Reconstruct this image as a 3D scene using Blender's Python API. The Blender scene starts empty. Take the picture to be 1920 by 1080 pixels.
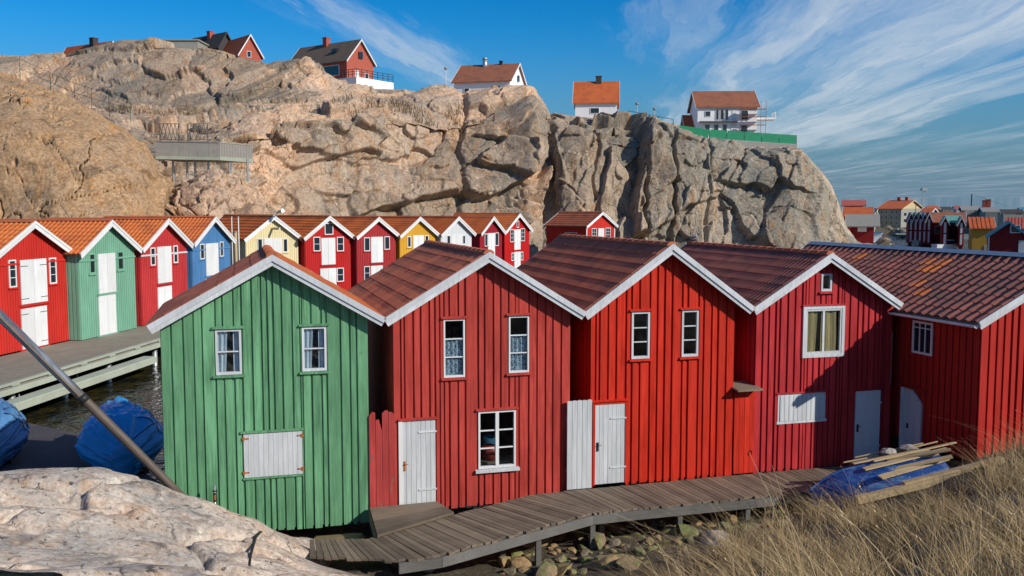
import bpy, math, random
import numpy as np
from mathutils import Matrix, Vector

R = math.radians
SC = bpy.context.scene
COL = SC.collection
random.seed(7)
RNG = np.random.default_rng(11)

# ------------------------------------------------------------------ camera
FPX, ZC, PITCH = 1745.0, 7.0, R(4.78)          # focal length in px of a 1920 px wide frame, eye height, tilt down
cd = bpy.data.cameras.new('camera')
cam = bpy.data.objects.new('camera', cd)
COL.objects.link(cam)
cam.location = (0, 0, ZC)
cam.rotation_euler = (math.pi / 2 - PITCH, 0, 0)
cd.sensor_width = 36.0
cd.lens = FPX / 1920 * 36.0
cd.clip_end = 9000
SC.camera = cam

# ------------------------------------------------------------------ sun and sky
SUN_EL, SUN_AZ = R(29.0), R(120.5)             # azimuth clockwise from +Y
sd = bpy.data.lights.new('sun', 'SUN')
sd.energy = 4.6
sd.angle = R(0.5)
sd.color = (1.0, 0.93, 0.82)
sun = bpy.data.objects.new('sun', sd)
COL.objects.link(sun)
sv = Vector((math.sin(SUN_AZ) * math.cos(SUN_EL), math.cos(SUN_AZ) * math.cos(SUN_EL), math.sin(SUN_EL)))
sun.rotation_euler = sv.to_track_quat('Z', 'Y').to_euler()
sun.location = sv * 100

SC.view_settings.view_transform = 'Standard'
SC.view_settings.look = 'None'
SC.view_settings.exposure = 0.0
SC.view_settings.gamma = 1.0


class NT:
    """small helper for node trees"""
    def __init__(self, tree):
        self.t = tree

    def n(self, kind, **kw):
        nd = self.t.nodes.new('ShaderNode' + kind)
        for k, v in kw.items():
            setattr(nd, k, v)
        return nd

    def l(self, a, b):
        self.t.links.new(a, b)

    def val(self, sock, v):
        if isinstance(v, bpy.types.NodeSocket):
            self.l(v, sock)
        else:
            sock.default_value = v

    def math(self, op, a, b=None, c=None, clamp=False):
        m = self.n('Math', operation=op, use_clamp=clamp)
        self.val(m.inputs[0], a)
        if b is not None:
            self.val(m.inputs[1], b)
        if c is not None:
            self.val(m.inputs[2], c)
        return m.outputs[0]

    def mix(self, f, a, b, blend='MIX'):
        m = self.n('Mix', data_type='RGBA', blend_type=blend)
        self.val(m.inputs[0], f)
        for s, v in ((m.inputs[6], a), (m.inputs[7], b)):
            if not isinstance(v, bpy.types.NodeSocket) and len(v) == 3:
                v = (*v, 1)
            self.val(s, v)
        return m.outputs[2]

    def ramp(self, f, stops, interp='LINEAR'):
        r = self.n('ValToRGB')
        r.color_ramp.interpolation = interp
        e = r.color_ramp.elements
        while len(e) < len(stops):
            e.new(0.5)
        for i, (p, c) in enumerate(stops):
            e[i].position = p
            e[i].color = (c, c, c, 1) if isinstance(c, (int, float)) else (*c, 1)
        self.val(r.inputs[0], f)
        return r.outputs[0]

    def noise(self, vec, scale=5, detail=4, rough=0.55, dist=0.0, lac=2.0):
        x = self.n('TexNoise')
        self.l(vec, x.inputs['Vector'])
        x.inputs['Scale'].default_value = scale
        x.inputs['Detail'].default_value = detail
        x.inputs['Roughness'].default_value = rough
        x.inputs['Distortion'].default_value = dist
        x.inputs['Lacunarity'].default_value = lac
        return x.outputs['Fac']

    def mapping(self, vec, scale=(1, 1, 1), loc=(0, 0, 0), rot=(0, 0, 0)):
        m = self.n('Mapping')
        self.l(vec, m.inputs[0])
        m.inputs['Scale'].default_value = scale
        m.inputs['Location'].default_value = loc
        m.inputs['Rotation'].default_value = rot
        return m.outputs[0]

    def maprange(self, v, a, b, c=0, d=1, smooth=False):
        m = self.n('MapRange')
        if smooth:
            m.interpolation_type = 'SMOOTHSTEP'
        for i, x in enumerate((v, a, b, c, d)):
            self.val(m.inputs[i], x)
        return m.outputs[0]


wd = bpy.data.worlds.new('World')
SC.world = wd
wd.use_nodes = True
w = NT(wd.node_tree)
bg = wd.node_tree.nodes['Background']
sky = w.n('TexSky', sky_type='NISHITA')
sky.sun_disc = False
sky.sun_elevation = SUN_EL
sky.sun_rotation = SUN_AZ
sky.altitude = 0
sky.air_density = 1.0
sky.dust_density = 0.0
sky.ozone_density = 3.0
hs = w.n('HueSaturation')
hs.inputs['Hue'].default_value = 0.492
hs.inputs['Saturation'].default_value = 1.55
hs.inputs['Value'].default_value = 1.0
w.l(sky.outputs[0], hs.inputs['Color'])
tc = w.n('TexCoord')
sx = w.n('SeparateXYZ')
w.l(tc.outputs['Generated'], sx.inputs[0])
zz = w.math('MAXIMUM', sx.outputs[2], 0.012)
# cirrus: wind-drawn streaks lying on a high flat layer, drawn out along one direction
kx, ky = math.sin(math.atan(190 / FPX)), math.cos(math.atan(190 / FPX))
ca = w.math('SUBTRACT', w.math('MULTIPLY', sx.outputs[0], ky), w.math('MULTIPLY', sx.outputs[1], kx))
cb = w.math('ADD', w.math('MULTIPLY', sx.outputs[0], kx), w.math('MULTIPLY', sx.outputs[1], ky))
q = w.math('DIVIDE', ca, zz)
p = w.math('DIVIDE', cb, zz)
cv = w.n('CombineXYZ')
w.l(w.math('MULTIPLY', q, 1.0), cv.inputs[0])
w.l(w.math('MULTIPLY', p, 0.16), cv.inputs[1])
wob = w.noise(w.mapping(cv.outputs[0], (0.9, 0.9, 1), (1.2, 4.4, 0)), 1.0, 5, 0.6)
wob2 = w.noise(w.mapping(cv.outputs[0], (3.0, 2.6, 1), (6.2, 0.4, 0)), 1.0, 5, 0.65)
dq = w.math('ADD', w.math('MULTIPLY', w.math('SUBTRACT', wob, 0.5), 1.5), w.math('MULTIPLY', w.math('SUBTRACT', wob2, 0.5), 0.50))
qw = w.math('ADD', q, dq)
cw_ = w.n('CombineXYZ')
w.l(qw, cw_.inputs[0])
w.l(w.math('MULTIPLY', p, 0.16), cw_.inputs[1])
fine = w.noise(w.mapping(cw_.outputs[0], (1.7, 0.75, 1), (3.1, 1.7, 0), (0, 0, 0.22)), 1.0, 10, 0.60, 0.25)
wisp = w.noise(w.mapping(cw_.outputs[0], (5.0, 2.0, 1), (9.0, 2.0, 0), (0, 0, -0.16)), 1.0, 8, 0.68, 0.5)
broad = w.noise(w.mapping(cv.outputs[0], (0.5, 1.1, 1), (2.4, 5.3, 0)), 1.0, 4, 0.55, 0.2)
band = w.ramp(w.maprange(qw, -4.0, 8.0), [(0.0, 0.16), (0.16, 0.10), (0.190, 0.46), (0.215, 0.90), (0.245, 0.46), (0.275, 0.16), (0.325, 0.16),
                                         (0.350, 0.32), (0.390, 0.62), (0.46, 0.80), (0.56, 0.80), (0.62, 0.64), (0.66, 0.40), (0.72, 0.52), (1.0, 0.50)])
cl = w.math('ADD', w.math('MULTIPLY', fine, 0.70), w.math('MULTIPLY', wisp, 0.35))
cl = w.math('ADD', cl, w.math('MULTIPLY', w.math('SUBTRACT', broad, 0.5), 0.55))
cl = w.math('ADD', cl, w.math('MULTIPLY', w.math('SUBTRACT', band, 0.5), 0.62))
cl = w.maprange(cl, 0.43, 0.93, 0, 1, True)
cl = w.math('MULTIPLY', cl, w.maprange(sx.outputs[2], 0.0, 0.09, 0.40, 0.92))
tone = w.mix(1.0, hs.outputs[0], (0.36, 0.80, 1.05), 'MULTIPLY')
tone = w.mix(w.maprange(sx.outputs[2], 0.0, 0.20, 0.95, 0.0, True), tone, (1.30, 2.10, 3.05))
skycol = w.mix(cl, tone, (5.6, 6.3, 7.0))
w.l(skycol, bg.inputs[0])
bg.inputs[1].default_value = 0.105

# ------------------------------------------------------------------ pixel of the photograph -> point in the place
def ray(px, py):
    x, y = (px - 960) / FPX, -(py - 540) / FPX
    c, s = math.cos(PITCH), math.sin(PITCH)
    return np.array([x, c + y * s, -s + y * c])

EYE = np.array([0, 0, ZC])

def aty(px, py, Y):
    r = ray(px, py)
    return EYE + r * (Y / r[1])

def atz(px, py, z):
    r = ray(px, py)
    return EYE + r * ((z - ZC) / r[2])

def hit(px, py, n, p0):
    r = ray(px, py)
    return EYE + r * (np.dot(np.asarray(p0) - EYE, n) / np.dot(r, n))

PHI = R(16.1)
U = np.array([math.cos(PHI), math.sin(PHI), 0])
D = np.array([-math.sin(PHI), math.cos(PHI), 0])

def row(a, b, z=0.0):
    """coordinates along / behind the front row of boathouses"""
    return U * a + D * b + np.array([0, 0, z])

# ------------------------------------------------------------------ object helpers
def tag(o, label=None, cat=None, group=None, kind=None):
    for k, v in (('label', label), ('category', cat), ('group', group), ('kind', kind)):
        if v:
            o[k] = v
    return o

def empty(name, loc=(0, 0, 0), rz=0.0, parent=None):
    o = bpy.data.objects.new(name, None)
    COL.objects.link(o)
    o.location = loc
    o.rotation_euler = (0, 0, rz)
    o.empty_display_size = 0.2
    if parent:
        o.parent = parent
    return o

def link(name, me, parent=None, mat=None):
    o = bpy.data.objects.new(name, me)
    COL.objects.link(o)
    if parent:
        o.parent = parent
    if mat and not me.materials:
        me.materials.append(mat)
    return o

class MB:
    def __init__(self):
        self.v, self.f = [], []

    def add(self, vs, fs):
        k = len(self.v)
        self.v += [tuple(float(c) for c in q) for q in vs]
        self.f += [tuple(k + i for i in q) for q in fs]
        return self

    def box(self, x0, x1, y0, y1, z0, z1):
        vs = [(x, y, z) for z in (z0, z1) for y in (y0, y1) for x in (x0, x1)]
        return self.add(vs, [(0, 2, 3, 1), (4, 5, 7, 6), (0, 1, 5, 4), (2, 6, 7, 3), (0, 4, 6, 2), (1, 3, 7, 5)])

    def prism(self, poly, axis, t0, t1):
        """poly: 2D points; extruded along axis ('x','y','z') from t0 to t1"""
        def P(a, b, t):
            return {'x': (t, a, b), 'y': (a, t, b), 'z': (a, b, t)}[axis]
        n = len(poly)
        vs = [P(a, b, t0) for a, b in poly] + [P(a, b, t1) for a, b in poly]
        fs = [tuple(range(n)), tuple(range(2 * n - 1, n - 1, -1))]
        fs += [(i, (i + n), (i + 1) % n + n, (i + 1) % n) for i in range(n)]
        return self.add(vs, fs)

    def beam(self, p0, p1, wd_, ht, up=(0, 0, 1)):
        p0, p1 = Vector(p0), Vector(p1)
        d = (p1 - p0).normalized()
        u = Vector(up)
        if abs(d.dot(u)) > 0.98:
            u = Vector((0, 1, 0))
        s = d.cross(u).normalized()
        t = s.cross(d).normalized()
        vs = []
        for p_ in (p0, p1):
            for a, b in ((-1, -1), (1, -1), (1, 1), (-1, 1)):
                vs.append(p_ + s * (a * wd_ / 2) + t * (b * ht / 2))
        return self.add(vs, [(0, 3, 2, 1), (4, 5, 6, 7), (0, 1, 5, 4), (1, 2, 6, 5), (2, 3, 7, 6), (3, 0, 4, 7)])

    def tube(self, pts, rad, n=8, caps=True):
        pts = [Vector(q_) for q_ in pts]
        rads = rad if isinstance(rad, (list, tuple)) else [rad] * len(pts)
        vs, fs = [], []
        ref = None
        for i, q_ in enumerate(pts):
            a = pts[max(i - 1, 0)]
            b = pts[min(i + 1, len(pts) - 1)]
            d = (b - a).normalized()
            if ref is None:
                ref = Vector((0, 0, 1)) if abs(d.z) < 0.9 else Vector((1, 0, 0))
            s = d.cross(ref).normalized()
            t = s.cross(d).normalized()
            ref = t
            for k in range(n):
                an = 2 * math.pi * k / n
                vs.append(q_ + (s * math.cos(an) + t * math.sin(an)) * rads[i])
        for i in range(len(pts) - 1):
            for k in range(n):
                fs.append((i * n + k, i * n + (k + 1) % n, (i + 1) * n + (k + 1) % n, (i + 1) * n + k))
        if caps:
            fs.append(tuple(range(n - 1, -1, -1)))
            fs.append(tuple((len(pts) - 1) * n + k for k in range(n)))
        return self.add(vs, fs)

    def mesh(self, name, mat=None, smooth=False):
        me = bpy.data.meshes.new(name)
        me.from_pydata(self.v, [], self.f)
        me.validate()
        if mat:
            me.materials.append(mat)
        if smooth:
            me.polygons.foreach_set('use_smooth', [True] * len(me.polygons))
        me.update()
        return me

    def build(self, name, mat=None, parent=None, smooth=False):
        return link(name, self.mesh(name, mat, smooth), parent)

def np_mesh(name, V, F, mat=None, smooth=False):
    V = np.asarray(V, np.float32)
    F = np.asarray(F, np.int32)
    me = bpy.data.meshes.new(name)
    k = F.shape[1]
    me.vertices.add(len(V))
    me.vertices.foreach_set('co', V.ravel())
    me.loops.add(F.size)
    me.loops.foreach_set('vertex_index', F.ravel())
    me.polygons.add(len(F))
    me.polygons.foreach_set('loop_start', np.arange(0, F.size, k, dtype=np.int32))
    me.polygons.foreach_set('loop_total', np.full(len(F), k, np.int32))
    if smooth:
        me.polygons.foreach_set('use_smooth', np.ones(len(F), bool))
    me.update(calc_edges=True)
    if mat:
        me.materials.append(mat)
    return me

def grid_faces(nr, nc):
    i = np.arange(nr - 1)[:, None] * nc + np.arange(nc - 1)[None, :]
    return np.stack([i, i + 1, i + nc + 1, i + nc], -1).reshape(-1, 4)

# ------------------------------------------------------------------ noise in numpy
def _h(ix, iy, seed):
    n = (ix.astype(np.int64) * 374761393 + iy.astype(np.int64) * 668265263 + seed * 1442695041) & 0x7fffffff
    n = ((n ^ (n >> 13)) * 1274126177) & 0x7fffffff
    n = (n ^ (n >> 16)) & 0x7fffffff
    return (n % 100003) / 100003.0

def vnoise(x, y, seed=0):
    ix, iy = np.floor(x), np.floor(y)
    fx, fy = x - ix, y - iy
    ux, uy = fx * fx * fx * (fx * (fx * 6 - 15) + 10), fy * fy * fy * (fy * (fy * 6 - 15) + 10)
    def g(ax, ay):
        an = _h(ix + ax, iy + ay, seed) * 2 * math.pi
        return np.cos(an) * (fx - ax) + np.sin(an) * (fy - ay)
    return ((g(0, 0) * (1 - ux) + g(1, 0) * ux) * (1 - uy) + (g(0, 1) * (1 - ux) + g(1, 1) * ux) * uy) * 1.4

def fbm(x, y, seed=0, oct=5, gain=0.5):
    s, a, f = 0, 1.0, 1.0
    for o in range(oct):
        s = s + a * vnoise(x * f + 17.3 * o, y * f - 9.1 * o, seed + o)
        a *= gain
        f *= 2.03
    return s

def voro(x, y, seed=0, jit=0.92):
    """nearest and border distance, random values of the cell, offset from its centre"""
    ix, iy = np.floor(x), np.floor(y)
    f1 = np.full(x.shape, 9.0)
    f2 = np.full(x.shape, 9.0)
    cx = np.zeros(x.shape)
    cy = np.zeros(x.shape)
    for dx in (-1, 0, 1):
        for dy in (-1, 0, 1):
            gx, gy = ix + dx, iy + dy
            px_ = gx + 0.5 + (_h(gx, gy, seed) - 0.5) * jit
            py_ = gy + 0.5 + (_h(gx, gy, seed + 5) - 0.5) * jit
            d = np.hypot(x - px_, y - py_)
            near = d < f1
            f2 = np.where(near, f1, np.minimum(f2, d))
            cx = np.where(near, px_, cx)
            cy = np.where(near, py_, cy)
            f1 = np.where(near, d, f1)
    k1 = _h(np.floor(cx * 977), np.floor(cy * 977), seed + 9)
    k2 = _h(np.floor(cx * 977), np.floor(cy * 977), seed + 10)
    k3 = _h(np.floor(cx * 977), np.floor(cy * 977), seed + 11)
    return f1, f2 - f1, k1, k2, k3, x - cx, y - cy

# ------------------------------------------------------------------ materials
def material(name):
    m = bpy.data.materials.new(name)
    m.use_nodes = True
    t = NT(m.node_tree)
    b = m.node_tree.nodes['Principled BSDF']
    return m, t, b

def set_bump(t, b, h, strength=0.4, dist=0.02):
    bp = t.n('Bump')
    bp.inputs['Strength'].default_value = strength
    bp.inputs['Distance'].default_value = dist
    t.l(h, bp.inputs['Height'])
    t.l(bp.outputs[0], b.inputs['Normal'])

def paint(name, col, var=0.22, rough=0.62, wear=0.0, wearcol=(0.30, 0.27, 0.23), scale=1.0, spec=0.16):
    """painted timber: drawn-out grain, patchy fading, optional flaking to bare wood"""
    m, t, b = material(name)
    g = t.n('NewGeometry')
    oi = t.n('ObjectInfo')
    off = t.n('Vector' + 'Math', operation='ADD')
    t.l(g.outputs['Position'], off.inputs[0])
    cmb = t.n('CombineXYZ')
    t.l(t.math('MULTIPLY', oi.outputs['Random'], 37.0), cmb.inputs[2])
    t.l(cmb.outputs[0], off.inputs[1])
    v = off.outputs[0]
    grain = t.noise(t.mapping(v, (22 * scale, 22 * scale, 1.1 * scale)), 1.0, 6, 0.65)
    patch = t.noise(t.mapping(v, (1.1, 1.1, 0.55)), 1.0, 4, 0.6)
    f = t.math('ADD', t.math('MULTIPLY', grain, 0.55), t.math('MULTIPLY', patch, 0.45))
    dark = tuple(c * (1 - var * 1.5) for c in col)
    lum = sum(col) / 3
    lite = tuple(min(0.9, c * (1 + var * 0.45) + lum * var * 0.22) for c in col)
    c1 = t.mix(t.maprange(f, 0.39, 0.61), dark, lite)
    c2 = t.mix(t.maprange(oi.outputs['Random'], 0, 1, 0.0, 0.50), c1, tuple(c * 0.62 + lum * 0.05 for c in col))
    if wear > 0:
        fl = t.noise(t.mapping(v, (9, 9, 2.6)), 1.0, 8, 0.7)
        c2 = t.mix(t.maprange(fl, 0.70 - wear * 0.16, 0.74 - wear * 0.16), c2, wearcol)
    t.l(c2, b.inputs['Base Color'])
    b.inputs['Roughness'].default_value = rough
    b.inputs['Specular IOR Level'].default_value = spec
    set_bump(t, b, grain, 0.35, 0.006)
    return m

def flat(name, col, rough=0.6, metal=0.0, var=0.12, sc=4.0, spec=0.4):
    m, t, b = material(name)
    g = t.n('NewGeometry')
    nz = t.noise(g.outputs['Position'], sc, 5, 0.6)
    c = t.mix(t.maprange(nz, 0.3, 0.7), tuple(x * (1 - var) for x in col), tuple(min(1, x * (1 + var)) for x in col))
    t.l(c, b.inputs['Base Color'])
    b.inputs['Roughness'].default_value = rough
    b.inputs['Metallic'].default_value = metal
    b.inputs['Specular IOR Level'].default_value = spec
    return m

def clay(name, col, col2, dark, rough=0.8, moss=0.0):
    """fired roof tiles: every tile a little different, soot and lichen patches"""
    m, t, b = material(name)
    g = t.n('NewGeometry')
    oi = t.n('ObjectInfo')
    v = g.outputs['Position']
    cell = t.noise(v, 3.6, 2, 0.5)
    nz = t.noise(v, 0.9, 5, 0.65)
    fine_ = t.noise(v, 30.0, 4, 0.6)
    c = t.mix(t.maprange(t.math('ADD', t.math('MULTIPLY', cell, 0.5), t.math('MULTIPLY', oi.outputs['Random'], 0.5)), 0.25, 0.75), col, col2)
    c = t.mix(t.maprange(nz, 0.46, 0.70, 0, 0.8), c, dark)
    c = t.mix(t.maprange(fine_, 0.4, 0.75, 0, 0.35), c, tuple(x * 0.6 for x in dark))
    if moss:
        c = t.mix(t.maprange(t.noise(v, 1.7, 6, 0.7), 0.56, 0.7, 0, moss), c, (0.12, 0.11, 0.03))
    t.l(c, b.inputs['Base Color'])
    b.inputs['Roughness'].default_value = rough
    set_bump(t, b, fine_, 0.3, 0.008)
    return m

def rock(name, warm, pale, grey, stain, stain_amt=0.5, grey_amt=0.5, sc=1.0, bump=0.6, lichen=0.5, vein=None, tone=False, jt=((0.26, 0.016, (1.0, 1.0, 0.8)), (0.70, 0.018, (1.0, 1.0, 0.5))), jamt=0.48):
    m, t, b = material(name)
    g = t.n('NewGeometry')
    v = t.mapping(g.outputs['Position'], (sc, sc, sc))
    big = t.noise(v, 0.11, 5, 0.6, 0.8)
    med = t.noise(v, 0.55, 7, 0.68, 0.5)
    fine_ = t.noise(v, 4.2, 8, 0.72)
    grit = t.noise(v, 22.0, 4, 0.7)
    streak = t.noise(t.mapping(v, (0.9, 0.9, 0.09)), 1.0, 6, 0.62, 0.4)
    c = t.mix(t.maprange(med, 0.36, 0.64), warm, pale)
    c = t.mix(t.math('MULTIPLY', t.maprange(t.math('ADD', t.math('MULTIPLY', big, 0.6), t.math('MULTIPLY', fine_, 0.4)), 0.44, 0.58), grey_amt, clamp=True), c, grey)
    if vein:                                                # the granite turns greyer along the cliff
        sp = t.n('SeparateXYZ')
        t.l(g.outputs['Position'], sp.inputs[0])
        k_ = t.math('MULTIPLY', t.maprange(sp.outputs[0], vein[0], vein[1], 0.0, 1.0, True), t.maprange(t.math('ADD', t.math('MULTIPLY', big, 0.5), t.math('MULTIPLY', med, 0.5)), 0.38, 0.56, 0.25, 0.9))
        c = t.mix(k_, c, vein[2])
    if tone:                                                # neighbouring blocks of the granite differ in colour
        at = t.n('Attribute')
        at.attribute_name = 'tone'
        c = t.mix(t.maprange(at.outputs['Fac'], 0.22, 0.50), t.mix(1.0, c, (0.66, 0.70, 0.72), 'MULTIPLY'), c)
        c = t.mix(t.maprange(at.outputs['Fac'], 0.52, 0.80), c, t.mix(1.0, c, (1.30, 1.20, 1.14), 'MULTIPLY'))
    c = t.mix(t.math('MULTIPLY', t.maprange(streak, 0.52, 0.70), stain_amt, clamp=True), c, stain)
    pw = t.noise(t.mapping(v, (1.3, 1.3, 0.07), (2, 6, 3)), 1.0, 6, 0.65, 0.3)
    c = t.mix(t.maprange(pw, 0.56, 0.68, 0, 0.55), c, tuple(min(0.85, x * 1.25) for x in pale))
    dk = t.noise(t.mapping(v, (0.6, 0.6, 0.16), (4, 9, 1)), 1.0, 7, 0.7, 0.7)
    c = t.mix(t.maprange(dk, 0.55, 0.66, 0, 0.70), c, tuple(x * 0.30 for x in grey))
    c = t.mix(t.maprange(fine_, 0.34, 0.66, 0.0, 1.0), t.mix(1.0, c, (0.50, 0.48, 0.46), 'MULTIPLY'), t.mix(1.0, c, (1.32, 1.28, 1.20), 'MULTIPLY'))
    # crustose lichen: dark and pale specks
    c = t.mix(t.maprange(t.noise(v, 2.6, 6, 0.75, 0.3), 0.585, 0.63, 0, lichen), c, (0.055, 0.055, 0.05))
    c = t.mix(t.maprange(grit, 0.60, 0.72, 0, 0.45), c, (0.10, 0.085, 0.075))
    c = t.mix(t.maprange(t.noise(t.mapping(v, (1, 1, 1), (7, 3, 5)), 7.0, 5, 0.7), 0.62, 0.70, 0, 0.5), c, tuple(min(0.8, x * 1.5) for x in pale))
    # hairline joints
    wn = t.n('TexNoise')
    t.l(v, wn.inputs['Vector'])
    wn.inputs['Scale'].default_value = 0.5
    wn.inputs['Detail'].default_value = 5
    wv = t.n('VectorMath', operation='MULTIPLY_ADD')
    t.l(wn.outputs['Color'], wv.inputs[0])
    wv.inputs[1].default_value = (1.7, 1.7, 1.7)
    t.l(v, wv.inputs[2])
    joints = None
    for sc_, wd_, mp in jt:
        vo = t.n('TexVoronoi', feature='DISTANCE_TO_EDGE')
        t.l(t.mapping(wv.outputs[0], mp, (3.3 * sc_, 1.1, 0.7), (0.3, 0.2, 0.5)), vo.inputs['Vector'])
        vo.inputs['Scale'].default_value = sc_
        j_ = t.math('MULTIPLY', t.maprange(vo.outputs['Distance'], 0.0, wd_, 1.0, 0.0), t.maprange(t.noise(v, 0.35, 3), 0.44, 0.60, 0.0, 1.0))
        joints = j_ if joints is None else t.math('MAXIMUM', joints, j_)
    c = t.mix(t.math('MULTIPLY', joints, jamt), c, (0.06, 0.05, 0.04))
    t.l(c, b.inputs['Base Color'])
    b.inputs['Roughness'].default_value = 0.9
    b.inputs['Specular IOR Level'].default_value = 0.2
    h = t.math('ADD', t.math('MULTIPLY', fine_, 1.0), t.math('MULTIPLY', grit, 0.22))
    h = t.math('SUBTRACT', h, t.math('MULTIPLY', joints, 0.9))
    set_bump(t, b, h, bump, 0.16 / sc)
    return m

M = {}
M['green'] = paint('green_paint', (0.138, 0.350, 0.182), 0.34, wear=0.30, wearcol=(0.10, 0.19, 0.12))
M['red_a'] = paint('rust_red_paint', (0.50, 0.052, 0.038), 0.30, wear=0.28, wearcol=(0.30, 0.09, 0.07))
M['red_b'] = paint('bright_red_paint', (0.60, 0.022, 0.004), 0.26, wear=0.10, wearcol=(0.34, 0.05, 0.03))
M['red_c'] = paint('crimson_paint', (0.50, 0.028, 0.034), 0.26, wear=0.10, wearcol=(0.30, 0.05, 0.05))
M['red_d'] = paint('dark_red_paint', (0.46, 0.020, 0.012), 0.16)
M['red_gate'] = paint('weathered_red_paint', (0.47, 0.055, 0.050), 0.25, wear=0.6, wearcol=(0.22, 0.10, 0.09))
M['white'] = paint('white_paint', (0.74, 0.75, 0.75), 0.09, wear=0.06, wearcol=(0.50, 0.47, 0.42), rough=0.5)
M['white_worn'] = paint('weathered_white_paint', (0.60, 0.63, 0.65), 0.18, wear=0.34, wearcol=(0.40, 0.37, 0.32), rough=0.6)
M['rake'] = paint('grey_white_paint', (0.60, 0.63, 0.66), 0.16, wear=0.12, wearcol=(0.42, 0.42, 0.40), rough=0.55)
M['bl_red'] = paint('red_paint_far', (0.58, 0.030, 0.020), 0.12)
M['bl_green'] = paint('mint_paint', (0.20, 0.44, 0.31), 0.14)
M['bl_red2'] = paint('rose_red_paint', (0.52, 0.040, 0.042), 0.14)
M['bl_blue'] = paint('blue_paint', (0.085, 0.250, 0.520), 0.18)
M['bl_cream'] = paint('cream_paint', (0.72, 0.62, 0.36), 0.08)
M['bl_maroon'] = paint('maroon_paint', (0.38, 0.030, 0.034), 0.14)
M['bl_yellow'] = paint('ochre_yellow_paint', (0.72, 0.38, 0.030), 0.10)
M['bl_white'] = paint('pale_grey_paint', (0.72, 0.74, 0.76), 0.08)
M['bl_crim'] = paint('wine_red_paint', (0.36, 0.016, 0.030), 0.12)
M['bl_scar'] = paint('scarlet_paint', (0.55, 0.014, 0.014), 0.12)
M['clay'] = clay('orange_clay_tile', (0.58, 0.125, 0.028), (0.70, 0.19, 0.040), (0.34, 0.080, 0.030))
M['clay_brown'] = clay('brown_clay_tile', (0.40, 0.105, 0.052), (0.50, 0.145, 0.070), (0.20, 0.070, 0.045))
M['clay_old'] = clay('weathered_clay_tile', (0.205, 0.060, 0.046), (0.31, 0.092, 0.064), (0.075, 0.048, 0.046), moss=0.35)
M['clay_orange1'] = clay('bright_orange_tile', (0.52, 0.120, 0.020), (0.58, 0.160, 0.025), (0.30, 0.070, 0.025))
M['ridge'] = clay('ridge_clay', (0.46, 0.115, 0.045), (0.54, 0.16, 0.06), (0.20, 0.06, 0.03), moss=0.3)
M['zinc'] = flat('grey_zinc_flashing', (0.36, 0.42, 0.47), 0.6, 0.1)
M['pvc'] = flat('white_gutter', (0.78, 0.78, 0.77), 0.35)
M['iron'] = flat('black_iron', (0.03, 0.03, 0.032), 0.55, 0.4)
M['rust'] = flat('rusty_iron', (0.36, 0.12, 0.03), 0.9, 0.1, 0.4, 20)
M['steel'] = flat('galvanised_steel', (0.45, 0.47, 0.48), 0.4, 0.7)
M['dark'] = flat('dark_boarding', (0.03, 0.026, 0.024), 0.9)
M['underroof'] = flat('bare_timber', (0.22, 0.16, 0.10), 0.85)
M['backwall'] = {}

def weather(name, col, col2, rough=0.85):
    """grey weathered deck timber, grain along the board's own length"""
    m, t, b = material(name)
    tc_ = t.n('TexCoord')
    oi = t.n('ObjectInfo')
    g = t.n('NewGeometry')
    grain = t.noise(t.mapping(tc_.outputs['Object'], (2.2, 46, 46)), 1.0, 6, 0.7)
    pt = t.noise(g.outputs['Position'], 1.3, 5, 0.65)
    f = t.math('ADD', t.math('MULTIPLY', grain, 0.45), t.math('ADD', t.math('MULTIPLY', pt, 0.35), t.math('MULTIPLY', oi.outputs['Random'], 0.2)))
    c = t.mix(t.maprange(f, 0.3, 0.68), col, col2)
    t.l(c, b.inputs['Base Color'])
    b.inputs['Roughness'].default_value = rough
    set_bump(t, b, grain, 0.5, 0.01)
    return m

M['deck'] = weather('weathered_deck_board', (0.055, 0.042, 0.030), (0.25, 0.195, 0.135))
M['deck_grey'] = weather('grey_green_pier_timber', (0.22, 0.25, 0.20), (0.44, 0.47, 0.38))
M['beam'] = weather('dark_grey_beam', (0.045, 0.043, 0.040), (0.17, 0.165, 0.155))
M['deck_brown'] = weather('brown_pier_board', (0.16, 0.14, 0.105), (0.33, 0.295, 0.23))
M['newwood'] = weather('raw_sawn_plank', (0.34, 0.24, 0.12), (0.60, 0.46, 0.26))

def glass(name, tint=(0.86, 0.92, 0.95), open_=0.97):
    m = bpy.data.materials.new(name)
    m.use_nodes = True
    nt = m.node_tree
    nt.nodes.clear()
    t = NT(nt)
    out = t.n('OutputMaterial')
    tr = t.n('BsdfTransparent')
    tr.inputs[0].default_value = (*[c * open_ for c in tint], 1)
    gl = t.n('BsdfGlossy')
    gl.inputs['Roughness'].default_value = 0.03
    gl.inputs[0].default_value = (0.9, 0.95, 1, 1)
    lw = t.n('LayerWeight')
    lw.inputs[0].default_value = 0.5
    fr = t.n('Math', operation='MULTIPLY_ADD')
    t.l(t.math('POWER', lw.outputs['Facing'], 3.0), fr.inputs[0])
    fr.inputs[1].default_value = 0.85
    fr.inputs[2].default_value = 0.06
    g = t.n('NewGeometry')
    bp = t.n('Bump')
    bp.inputs['Strength'].default_value = 0.05
    bp.inputs['Distance'].default_value = 0.05
    t.l(t.noise(g.outputs['Position'], 1.8, 1), bp.inputs['Height'])
    t.l(bp.outputs[0], gl.inputs['Normal'])
    mx = t.n('MixShader')
    t.l(fr.outputs[0], mx.inputs[0])
    t.l(tr.outputs[0], mx.inputs[1])
    t.l(gl.outputs[0], mx.inputs[2])
    t.l(mx.outputs[0], out.inputs[0])
    return m

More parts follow.
